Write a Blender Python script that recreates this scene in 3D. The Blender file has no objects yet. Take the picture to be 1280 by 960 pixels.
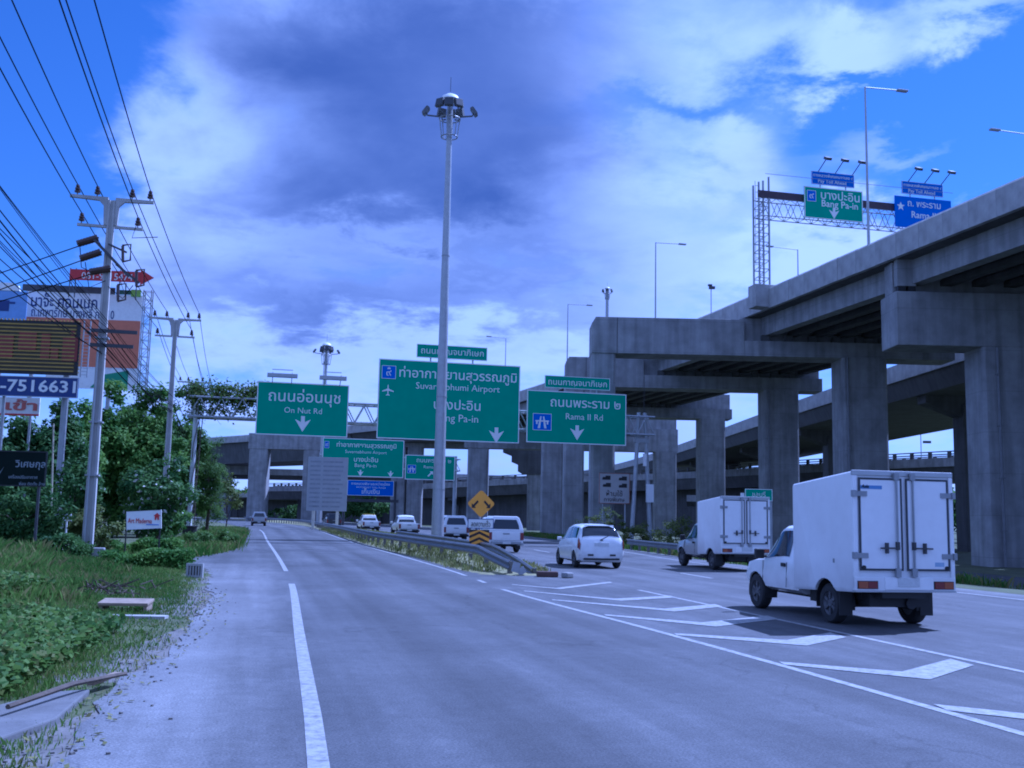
import bpy, bmesh, math, random
import numpy as np
from mathutils import Vector, Matrix
random.seed(7); rng = np.random.default_rng(7)
scene = bpy.context.scene
COL = scene.collection
R = math.radians

# ------------------------------------------------------------------ camera, world, sun, exposure
FPX, CAMH, PITCH, ROLL = 1300.0, 1.7, math.atan(167/1300.0), 0.021
_f = np.array([0, math.cos(PITCH), math.sin(PITCH)]); _r0 = np.array([1.0, 0, 0]); _u0 = np.array([0, -math.sin(PITCH), math.cos(PITCH)])
_r = math.cos(ROLL)*_r0 + math.sin(ROLL)*_u0; _u = -math.sin(ROLL)*_r0 + math.cos(ROLL)*_u0
cam = bpy.data.cameras.new('camera'); camo = bpy.data.objects.new('camera', cam); COL.objects.link(camo)
cam.sensor_width = 36; cam.lens = 36*FPX/1280; cam.clip_end = 9000; cam.clip_start = 0.05
camo.matrix_world = Matrix(((_r[0], _u[0], -_f[0], 0), (_r[1], _u[1], -_f[1], 0), (_r[2], _u[2], -_f[2], CAMH), (0, 0, 0, 1)))
scene.camera = camo
scene.view_settings.view_transform = 'Standard'; scene.view_settings.look = 'None'; scene.view_settings.gamma = 1
scene.view_settings.exposure = 0.86
scene.view_settings.use_white_balance = True
scene.view_settings.white_balance_temperature = 4000
scene.view_settings.white_balance_tint = 32

def ray(x, y): return _f + _r*(x-640)/FPX - _u*(y-480)/FPX
def at(x, y, Y):
    d = ray(x, y); p = np.array([0, 0, CAMH]) + d*Y/d[1]; return Vector(p)
def gr(x, y, z=0.0):
    d = ray(x, y); return Vector(np.array([0, 0, CAMH]) + d*(z-CAMH)/d[2])

SUN_AZ, SUN_EL = R(54), R(51)          # azimuth from +Y towards +X
sd = bpy.data.lights.new('sun', 'SUN'); so = bpy.data.objects.new('sun', sd); COL.objects.link(so)
sd.energy = 3.3; sd.angle = R(0.6); sd.color = (1.0, 0.95, 0.88)
sdir = Vector((math.sin(SUN_AZ)*math.cos(SUN_EL), math.cos(SUN_AZ)*math.cos(SUN_EL), math.sin(SUN_EL)))
so.rotation_euler = sdir.to_track_quat('Z', 'Y').to_euler(); so.location = (40, 40, 120)

world = bpy.data.worlds.new('World'); scene.world = world; world.use_nodes = True
def build_world():
    nt = world.node_tree; N = nt.nodes; L = nt.links; N.clear()
    def mk(t, **k):
        n = N.new(t)
        for a, b in k.items(): setattr(n, a, b)
        return n
    def put(sock, v):
        if isinstance(v, (int, float)): sock.default_value = v
        elif isinstance(v, tuple): sock.default_value = v
        else: L.new(v, sock)
    def m(op, a, b=0.0, c=0.0, clamp=False):
        n = mk('ShaderNodeMath', operation=op, use_clamp=clamp)
        put(n.inputs[0], a); put(n.inputs[1], b); put(n.inputs[2], c); return n.outputs[0]
    def sstep(v, a, b, lo=0.0, hi=1.0):
        n = mk('ShaderNodeMapRange', interpolation_type='SMOOTHSTEP')
        put(n.inputs[0], v); put(n.inputs[1], a); put(n.inputs[2], b); put(n.inputs[3], lo); put(n.inputs[4], hi); return n.outputs[0]
    def mix(f, a, b):
        n = mk('ShaderNodeMix', data_type='RGBA'); put(n.inputs[0], f); put(n.inputs[6], a); put(n.inputs[7], b); return n.outputs[2]
    tc = mk('ShaderNodeTexCoord'); d = tc.outputs['Generated']
    sep = mk('ShaderNodeSeparateXYZ'); L.new(d, sep.inputs[0])
    x, y, z = sep.outputs
    az = m('ARCTAN2', x, y); el = m('ARCSINE', z)
    # cloud layer: the direction projected on a high plane so that clouds flatten towards the horizon
    zz = m('MAXIMUM', m('ADD', z, 0.22), 0.08)
    px, py = m('DIVIDE', x, zz), m('DIVIDE', y, zz)
    cb = mk('ShaderNodeCombineXYZ'); put(cb.inputs[0], px); put(cb.inputs[1], py); put(cb.inputs[2], 0.37)
    def noise(scale, detail, rough, dist=0.0, off=(0, 0, 0)):
        mp = mk('ShaderNodeMapping'); L.new(cb.outputs[0], mp.inputs[0]); mp.inputs['Location'].default_value = off
        n = mk('ShaderNodeTexNoise'); L.new(mp.outputs[0], n.inputs['Vector'])
        n.inputs['Scale'].default_value = scale; n.inputs['Detail'].default_value = detail
        n.inputs['Roughness'].default_value = rough; n.inputs['Distortion'].default_value = dist
        return n.outputs[0]
    n1 = noise(2.6, 8, 0.55, 0.25); n2 = noise(1.1, 4, 0.5, 0.15, (5.1, 2.2, 0)); n3 = noise(5.6, 8, 0.60, 0.2, (1.3, 7.7, 0))
    w1 = m('MULTIPLY', m('SUBTRACT', n1, 0.5), 0.26); w2 = m('MULTIPLY', m('SUBTRACT', n3, 0.5), 0.20)
    au = m('ADD', az, w1); ev = m('ADD', el, w2)
    def blob(xp, yp, rx, ry, k=1.0):
        dd = ray(xp, yp); dd = dd/np.linalg.norm(dd)
        a0 = math.atan2(dd[0], dd[1]); e0 = math.asin(dd[2])
        u = m('DIVIDE', m('SUBTRACT', au, a0), rx/1300.0); v = m('DIVIDE', m('SUBTRACT', ev, e0), ry/1300.0)
        r2 = m('ADD', m('MULTIPLY', u, u), m('MULTIPLY', v, v))
        return m('MULTIPLY', m('POWER', 2.718, m('MULTIPLY', r2, -1.0)), k)
    def total(base, bl):
        s = base
        for b in bl: s = m('ADD', s, blob(*b))
        return s
    cover = total(0.13, [(0, 180, 150, 360, -.60), (110, 30, 110, 110, -.30), (520, 150, 330, 300, .22), (215, 190, 80, 160, .20), (480, 420, 420, 130, .06), (880, 60, 130, 90, .02),
                        (850, 215, 130, 80, .08), (850, 132, 150, 24, -.16), (1190, 150, 280, 210, -.56), (970, 360, 200, 70, .16), (1000, 40, 90, 46, .26), (1085, 60, 60, 30, .30), (1105, 92, 90, 34, .44), (1215, 5, 90, 40, .42), (945, 195, 70, 66, .36), (1075, 300, 80, 50, .48), (1160, 195, 100, 36, .40), (1010, 330, 90, 50, .30)])
    dens = m('ADD', m('ADD', m('MULTIPLY', n1, 0.66), m('MULTIPLY', n3, 0.37)), cover)
    mask = m('MULTIPLY', sstep(dens, 0.40, 0.80), 0.96)
    mask = m('MAXIMUM', mask, sstep(el, 0.20, 0.0, 0.0, 0.6))
    dark = total(0.14, [(500, 130, 320, 190, .74), (480, 330, 460, 160, .20), (700, 190, 130, 130, .30), (380, 260, 200, 70, .22), (430, 380, 300, 34, .30), (300, 20, 230, 100, .35), (620, 330, 240, 22, .16), (680, 20, 200, 60, .22), (480, 470, 300, 40, -.15),
                        (215, 190, 80, 120, -.36), (820, 200, 110, 90, -.42), (900, 60, 130, 90, -.30), (480, 308, 200, 26, -.20), (600, 425, 240, 30, -.25), (960, 340, 160, 60, -.3), (1060, 60, 150, 60, -.25)])
    dark = m('ADD', dark, m('MULTIPLY', m('SUBTRACT', n2, 0.5), 0.6), clamp=True)
    dark = m('ADD', dark, m('MULTIPLY', m('SUBTRACT', n1, 0.5), 0.42), clamp=True)
    cloud = mix(dark, (1.28, 1.33, 1.40, 1), (0.185, 0.245, 0.42, 1))
    sky = mk('ShaderNodeTexSky', sky_type='NISHITA', sun_disc=False)
    sky.sun_elevation = SUN_EL; sky.sun_rotation = SUN_AZ; sky.air_density = 1.0; sky.dust_density = 0.05; sky.ozone_density = 6.0
    bs = mk('ShaderNodeBackground'); L.new(sky.outputs[0], bs.inputs[0]); bs.inputs[1].default_value = 0.050
    bc = mk('ShaderNodeBackground'); L.new(cloud, bc.inputs[0]); bc.inputs[1].default_value = 0.32
    ms = mk('ShaderNodeMixShader'); L.new(mask, ms.inputs[0]); L.new(bs.outputs[0], ms.inputs[1]); L.new(bc.outputs[0], ms.inputs[2])
    o = mk('ShaderNodeOutputWorld'); L.new(ms.outputs[0], o.inputs[0])
build_world()
scene.cycles.filter_width = 1.9; scene.cycles.max_bounces = 6; scene.cycles.use_denoising = True

# ------------------------------------------------------------------ materials
_mats = {}
def M(name, col=(0.5, 0.5, 0.5), rough=0.6, metal=0.0, var=0.12, scale=3.0, bump=0.0, bscale=30.0, streak=0.0, emit=0.0, spec=0.5, trans=0.0, coat=0.0, dirt=0.0, lift=0.0):
    if name in _mats: return _mats[name]
    m = bpy.data.materials.new(name); m.use_nodes = True; nt = m.node_tree; N = nt.nodes; L = nt.links
    b = N['Principled BSDF']; b.inputs['Roughness'].default_value = rough; b.inputs['Metallic'].default_value = metal
    b.inputs['Specular IOR Level'].default_value = spec
    if trans: b.inputs['Transmission Weight'].default_value = trans
    if coat: b.inputs['Coat Weight'].default_value = coat; b.inputs['Coat Roughness'].default_value = 0.08
    c = (*col, 1); mode_dirt = name in ('car_white', 'box_white', 'car_silver')
    tc = N.new('ShaderNodeTexCoord')
    if var > 0:
        nz = N.new('ShaderNodeTexNoise'); nz.inputs['Scale'].default_value = scale; nz.inputs['Detail'].default_value = 6; nz.inputs['Roughness'].default_value = 0.6
        L.new(tc.outputs['Object'], nz.inputs['Vector'])
        rp = N.new('ShaderNodeMapRange'); rp.inputs[1].default_value = 0.3; rp.inputs[2].default_value = 0.7
        rp.inputs[3].default_value = 1-var; rp.inputs[4].default_value = 1+var; L.new(nz.outputs[0], rp.inputs[0])
        fac = rp.outputs[0]
        if streak > 0:
            mp = N.new('ShaderNodeMapping'); mp.inputs['Scale'].default_value = (1.6, 1.6, 0.10); L.new(tc.outputs['Object'], mp.inputs[0])
            n2 = N.new('ShaderNodeTexNoise'); n2.inputs['Scale'].default_value = 1.3; n2.inputs['Detail'].default_value = 5; L.new(mp.outputs[0], n2.inputs['Vector'])
            r2 = N.new('ShaderNodeMapRange'); r2.inputs[1].default_value = 0.42; r2.inputs[2].default_value = 0.66; r2.inputs[3].default_value = 1; r2.inputs[4].default_value = 1-streak
            L.new(n2.outputs[0], r2.inputs[0])
            mm = N.new('ShaderNodeMath'); mm.operation = 'MULTIPLY'; L.new(fac, mm.inputs[0]); L.new(r2.outputs[0], mm.inputs[1]); fac = mm.outputs[0]
        if lift > 0:   # faint horizontal pour joints
            sz = N.new('ShaderNodeSeparateXYZ'); L.new(tc.outputs['Object'], sz.inputs[0])
            md = N.new('ShaderNodeMath'); md.operation = 'PINGPONG'; L.new(sz.outputs[2], md.inputs[0]); md.inputs[1].default_value = lift/2
            r3 = N.new('ShaderNodeMapRange'); r3.inputs[1].default_value = 0.0; r3.inputs[2].default_value = 0.035; r3.inputs[3].default_value = 0.78; r3.inputs[4].default_value = 1.0; L.new(md.outputs[0], r3.inputs[0])
            m3 = N.new('ShaderNodeMath'); m3.operation = 'MULTIPLY'; L.new(fac, m3.inputs[0]); L.new(r3.outputs[0], m3.inputs[1]); fac = m3.outputs[0]
        vm = N.new('ShaderNodeVectorMath'); vm.operation = 'SCALE'; vm.inputs[0].default_value = col; L.new(fac, vm.inputs['Scale'])
        out = vm.outputs[0]
        if dirt > 0:
            sx = N.new('ShaderNodeSeparateXYZ'); L.new(tc.outputs['Object'], sx.inputs[0])
            n3 = N.new('ShaderNodeTexNoise'); n3.inputs['Scale'].default_value = 5; n3.inputs['Detail'].default_value = 8; L.new(tc.outputs['Object'], n3.inputs['Vector'])
            dr = N.new('ShaderNodeMapRange'); dr.inputs[1].default_value = 0.45; dr.inputs[2].default_value = 0.75; dr.inputs[3].default_value = 0; dr.inputs[4].default_value = dirt; L.new(n3.outputs[0], dr.inputs[0])
            lo = N.new('ShaderNodeMapRange'); lo.inputs[1].default_value = 1.15; lo.inputs[2].default_value = 0.45; lo.inputs[3].default_value = 0; lo.inputs[4].default_value = 0.55*min(1, dirt*18); L.new(sx.outputs[2], lo.inputs[0])
            n5 = N.new('ShaderNodeTexNoise'); n5.inputs['Scale'].default_value = 3.2; n5.inputs['Detail'].default_value = 7; L.new(tc.outputs['Object'], n5.inputs['Vector'])
            lm = N.new('ShaderNodeMath'); lm.operation = 'MULTIPLY'; L.new(lo.outputs[0], lm.inputs[0]); L.new(n5.outputs[0], lm.inputs[1])
            sm_ = N.new('ShaderNodeMath'); sm_.operation = 'ADD'; sm_.use_clamp = True; L.new(dr.outputs[0], sm_.inputs[0]); L.new(lm.outputs[0], sm_.inputs[1]); dfac = sm_.outputs[0] if mode_dirt else dr.outputs[0]
            mx = N.new('ShaderNodeMix'); mx.data_type = 'RGBA'; L.new(dfac, mx.inputs[0]); L.new(out, mx.inputs[6]); mx.inputs[7].default_value = (0.16, 0.13, 0.10, 1); out = mx.outputs[2]
        L.new(out, b.inputs['Base Color'])
    else: b.inputs['Base Color'].default_value = c
    if bump > 0:
        nb = N.new('ShaderNodeTexNoise'); nb.inputs['Scale'].default_value = bscale; nb.inputs['Detail'].default_value = 5; L.new(tc.outputs['Object'], nb.inputs['Vector'])
        bp = N.new('ShaderNodeBump'); bp.inputs['Strength'].default_value = bump; bp.inputs['Distance'].default_value = 0.02
        L.new(nb.outputs[0], bp.inputs['Height']); L.new(bp.outputs[0], b.inputs['Normal'])
    if emit > 0: b.inputs['Emission Color'].default_value = c; b.inputs['Emission Strength'].default_value = emit
    _mats[name] = m; return m

def asphalt(name, col, light, worn=0.35, dust=None):
    m = bpy.data.materials.new(name); m.use_nodes = True; nt = m.node_tree; N = nt.nodes; L = nt.links; b = N['Principled BSDF']
    b.inputs['Roughness'].default_value = 0.82; b.inputs['Specular IOR Level'].default_value = 0.35
    g = N.new('ShaderNodeNewGeometry')
    mp = N.new('ShaderNodeMapping'); mp.vector_type = 'POINT'; mp.inputs['Rotation'].default_value = (0, 0, R(-13.6)); L.new(g.outputs['Position'], mp.inputs[0])
    def nz(sc, det, scale=(1, 1, 1), rough=0.6):
        q = N.new('ShaderNodeMapping'); q.inputs['Scale'].default_value = scale; L.new(mp.outputs[0], q.inputs[0])
        n = N.new('ShaderNodeTexNoise'); n.inputs['Scale'].default_value = sc; n.inputs['Detail'].default_value = det; n.inputs['Roughness'].default_value = rough; L.new(q.outputs[0], n.inputs['Vector']); return n.outputs[0]
    def rng_(v, a, b_, c, d):
        r = N.new('ShaderNodeMapRange'); L.new(v, r.inputs[0]); r.inputs[1].default_value = a; r.inputs[2].default_value = b_; r.inputs[3].default_value = c; r.inputs[4].default_value = d; return r.outputs[0]
    def mul(a, b_):
        q = N.new('ShaderNodeMath'); q.operation = 'MULTIPLY'; L.new(a, q.inputs[0]); L.new(b_, q.inputs[1]); return q.outputs[0]
    big = rng_(nz(0.35, 4), 0.3, 0.7, 1-worn*0.5, 1+worn*0.5)
    strk = rng_(nz(1.0, 4, (1.1, 0.035, 1)), 0.35, 0.65, 1-worn*0.6, 1+worn*0.5)
    fine = rng_(nz(48, 3), 0.25, 0.75, 0.50, 1.50)
    mid = rng_(nz(6, 5), 0.3, 0.7, 0.88, 1.12)
    f = mul(mul(big, strk), mul(fine, mid))
    # thin dark cracks
    vo = N.new('ShaderNodeTexVoronoi'); vo.feature = 'DISTANCE_TO_EDGE'; vo.inputs['Scale'].default_value = 0.16
    wq = N.new('ShaderNodeMapping'); L.new(mp.outputs[0], wq.inputs[0]); wq.inputs['Scale'].default_value = (1, 0.6, 1)
    wn = N.new('ShaderNodeTexNoise'); wn.inputs['Scale'].default_value = 0.9; wn.inputs['Detail'].default_value = 6; L.new(mp.outputs[0], wn.inputs['Vector'])
    va = N.new('ShaderNodeVectorMath'); va.operation = 'MULTIPLY_ADD'; L.new(wn.outputs['Color'], va.inputs[0]); va.inputs[1].default_value = (2.4, 2.4, 0); L.new(wq.outputs[0], va.inputs[2])
    L.new(va.outputs[0], vo.inputs['Vector'])
    f = mul(f, rng_(vo.outputs['Distance'], 0.0, 0.006, 0.72, 1.0))
    mx = N.new('ShaderNodeMix'); mx.data_type = 'RGBA'; L.new(rng_(nz(0.12, 5), 0.42, 0.62, 0, 1), mx.inputs[0]); mx.inputs[6].default_value = (*col, 1); mx.inputs[7].default_value = (*light, 1)
    colr = mx.outputs[2]
    if dust:
        da = N.new('ShaderNodeAttribute'); da.attribute_name = 'dust'
        ad = N.new('ShaderNodeMath'); ad.operation = 'ADD'; L.new(da.outputs['Fac'], ad.inputs[0]); L.new(rng_(nz(1.1, 8, (1, .35, 1), .7), .3, .7, -.32, .32), ad.inputs[1])
        m2 = N.new('ShaderNodeMix'); m2.data_type = 'RGBA'; L.new(rng_(ad.outputs[0], .12, .85, 0, 1), m2.inputs[0]); L.new(colr, m2.inputs[6]); m2.inputs[7].default_value = (*dust, 1); colr = m2.outputs[2]
    if dust:   # tyre-polished tracks along the ramp lane
        la = N.new('ShaderNodeAttribute'); la.attribute_name = 'lane'; tot = None
        for c0 in (.30, .70):
            d0 = N.new('ShaderNodeMath'); d0.operation = 'SUBTRACT'; L.new(la.outputs['Fac'], d0.inputs[0]); d0.inputs[1].default_value = c0
            d1 = N.new('ShaderNodeMath'); d1.operation = 'ABSOLUTE'; L.new(d0.outputs[0], d1.inputs[0])
            mr = N.new('ShaderNodeMapRange'); mr.interpolation_type = 'SMOOTHSTEP'; L.new(d1.outputs[0], mr.inputs[0]); mr.inputs[1].default_value = 0.0; mr.inputs[2].default_value = .13; mr.inputs[3].default_value = .80; mr.inputs[4].default_value = 1.0
            tot = mr.outputs[0] if tot is None else mul(tot, mr.outputs[0])
        f = mul(f, tot)
    vm = N.new('ShaderNodeVectorMath'); vm.operation = 'SCALE'; L.new(colr, vm.inputs[0]); L.new(f, vm.inputs['Scale']); L.new(vm.outputs[0], b.inputs['Base Color'])
    bp = N.new('ShaderNodeBump'); bp.inputs['Strength'].default_value = 0.35; bp.inputs['Distance'].default_value = 0.012; L.new(nz(70, 3), bp.inputs['Height']); L.new(bp.outputs[0], b.inputs['Normal'])
    return m

def paintmark(name):
    m = bpy.data.materials.new(name); m.use_nodes = True; nt = m.node_tree; N = nt.nodes; L = nt.links; b = N['Principled BSDF']
    b.inputs['Roughness'].default_value = 0.7
    g = N.new('ShaderNodeNewGeometry')
    n = N.new('ShaderNodeTexNoise'); n.inputs['Scale'].default_value = 9; n.inputs['Detail'].default_value = 9; n.inputs['Roughness'].default_value = 0.75; L.new(g.outputs['Position'], n.inputs['Vector'])
    r = N.new('ShaderNodeMapRange'); L.new(n.outputs[0], r.inputs[0]); r.inputs[1].default_value = 0.42; r.inputs[2].default_value = 0.66; r.inputs[3].default_value = 0; r.inputs[4].default_value = 0.9
    mx = N.new('ShaderNodeMix'); mx.data_type = 'RGBA'; L.new(r.outputs[0], mx.inputs[0]); mx.inputs[6].default_value = (0.32, 0.32, 0.315, 1); mx.inputs[7].default_value = (0.11, 0.11, 0.11, 1)
    L.new(mx.outputs[2], b.inputs['Base Color']); return m

def leafmat(name, c1, c2, trans=0.42):
    m = bpy.data.materials.new(name); m.use_nodes = True; nt = m.node_tree; N = nt.nodes; L = nt.links; b = N['Principled BSDF']
    b.inputs['Roughness'].default_value = 0.6; b.inputs['Specular IOR Level'].default_value = 0.14
    at_ = N.new('ShaderNodeAttribute'); at_.attribute_name = 'tone'
    mx = N.new('ShaderNodeMix'); mx.data_type = 'RGBA'; L.new(at_.outputs['Fac'], mx.inputs[0]); mx.inputs[6].default_value = (*c1, 1); mx.inputs[7].default_value = (*c2, 1)
    L.new(mx.outputs[2], b.inputs['Base Color'])
    tr = N.new('ShaderNodeBsdfTranslucent'); L.new(mx.outputs[2], tr.inputs[0])
    ms = N.new('ShaderNodeMixShader'); ms.inputs[0].default_value = trans; L.new(b.outputs[0], ms.inputs[1]); L.new(tr.outputs[0], ms.inputs[2])
    L.new(ms.outputs[0], N['Material Output'].inputs[0]); return m

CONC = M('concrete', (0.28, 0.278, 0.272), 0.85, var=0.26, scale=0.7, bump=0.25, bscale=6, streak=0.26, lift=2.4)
GIRD_SHADE = M('girder_concrete_shade', (0.075, 0.074, 0.073), 0.85, var=0.20, scale=0.5, bump=0.25, bscale=6, streak=0.22)  # inner girders: shade under the deck put into the colour, fascia stays lighter
CONC2 = M('concrete_dark', (0.095, 0.094, 0.092), 0.85, var=0.20, scale=0.5, bump=0.25, bscale=6, streak=0.22, lift=2.2)  # dark concrete, with the gloom under the decks worked into its colour
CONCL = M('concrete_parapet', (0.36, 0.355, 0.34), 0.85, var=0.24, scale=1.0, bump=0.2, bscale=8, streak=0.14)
POLEC = M('pole_concrete', (0.42, 0.41, 0.39), 0.85, var=0.12, scale=2, bump=0.3, bscale=12, streak=0.15)
GALV = M('galvanised', (0.38, 0.39, 0.40), 0.5, metal=0.45, var=0.1, scale=3)
RIMM = M('rim_grey', (0.10, 0.10, 0.105), 0.5, metal=0.3, var=0.2)
STEEL = M('grey_steel', (0.30, 0.31, 0.32), 0.5, metal=0.4, var=0.12, scale=4)
DARKST = M('dark_steel', (0.06, 0.06, 0.065), 0.5, metal=0.3, var=0.15)
GREEN = M('sign_green', (0.006, 0.30, 0.155), 0.45, var=0.06, scale=1.2)
BLUE = M('sign_blue', (0.014, 0.11, 0.55), 0.4, var=0.06, scale=1.5)
NAVY = M('board_navy', (0.015, 0.03, 0.16), 0.45, var=0.08)
SWHITE = M('sign_white', (0.72, 0.73, 0.72), 0.5, var=0.05, scale=4)
SBACK = M('sign_back', (0.40, 0.41, 0.42), 0.45, metal=0.5, var=0.08)
WHITE = M('white_board', (0.78, 0.78, 0.77), 0.55, var=0.06, scale=2, dirt=0.12)
BLACK = M('black', (0.015, 0.015, 0.016), 0.6, var=0.1)
RUBBER = M('rubber', (0.022, 0.022, 0.023), 0.85, var=0.15, scale=8)
GLASS = M('dark_glass', (0.018, 0.022, 0.026), 0.06, var=0, spec=0.7)
CARW = M('car_white', (0.79, 0.795, 0.79), 0.28, var=0.03, scale=2, coat=0.5, dirt=0.05)
BOXW = M('box_white', (0.78, 0.785, 0.785), 0.42, var=0.02, scale=2, dirt=0.06)
CARS = M('car_silver', (0.42, 0.43, 0.44), 0.32, metal=0.45, var=0.04, coat=0.5, dirt=0.06)
CARD = M('car_dark', (0.03, 0.03, 0.035), 0.3, var=0.05, coat=0.6)
YELLOW = M('car_yellow', (0.75, 0.55, 0.03), 0.35, var=0.04, coat=0.4)
ALU = M('aluminium', (0.42, 0.43, 0.44), 0.4, metal=0.7, var=0.1)
RED = M('lamp_red', (0.14, 0.010, 0.01), 0.25, var=0.04, spec=0.7)
AMBER = M('lamp_amber', (0.26, 0.06, 0.012), 0.25, var=0.04, spec=0.7)
PLATE = M('number_plate', (0.55, 0.56, 0.55), 0.5, var=0.1, scale=20)
REDB = M('board_red', (0.42, 0.02, 0.02), 0.5, var=0.08)
ORANGE = M('board_orange', (0.52, 0.17, 0.08), 0.55, var=0.08)
AMB_SIGN = M('sign_amber', (0.72, 0.33, 0.012), 0.45, var=0.06)
BARK = M('bark', (0.09, 0.07, 0.05), 0.9, var=0.25, scale=6, bump=0.5)
CABLE = M('cable_black', (0.008, 0.008, 0.009), 0.9, var=0, spec=0.1)
CERAM = M('insulator_brown', (0.055, 0.03, 0.022), 0.35, var=0.1)
WOOD = M('old_wood', (0.26, 0.20, 0.14), 0.85, var=0.25, scale=5, bump=0.3)
SOIL = M('bare_soil', (0.135, 0.125, 0.11), 0.95, var=0.3, scale=2.5, bump=0.6, bscale=20)
PALM = M('led_panel', (0.05, 0.034, 0.008), 0.5, var=0.15, scale=1.5)
LED_Y = M('led_rows', (0.32, 0.215, 0.02), 0.5, var=0.2, scale=2)
LED_R = M('led_letters', (0.17, 0.022, 0.010), 0.5, var=0.2, scale=2)
LIME = M('lime_panel', (0.25, 0.45, 0.05), 0.5, var=0.06)

# ------------------------------------------------------------------ mesh helpers
def tag(o, label=None, cat=None, group=None, kind=None):
    if label: o['label'] = label
    if cat: o['category'] = cat
    if group: o['group'] = group
    if kind: o['kind'] = kind
    return o
def empty(name, loc=(0, 0, 0), rz=0.0, label=None, cat=None, group=None, kind=None):
    o = bpy.data.objects.new(name, None); COL.objects.link(o); o.location = loc; o.rotation_euler = (0, 0, rz); o.empty_display_size = 0.2
    return tag(o, label, cat, group, kind)
def link_mesh(name, me, parent=None, loc=(0, 0, 0), rot=(0, 0, 0)):
    o = bpy.data.objects.new(name, me); COL.objects.link(o); o.location = loc; o.rotation_euler = rot
    if parent is not None: o.parent = parent
    return o
def copy_tree(o, parent=None):
    c = o.copy(); COL.objects.link(c)
    if parent is not None: c.parent = parent
    for ch in list(o.children): copy_tree(ch, c)
    return c

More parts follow.
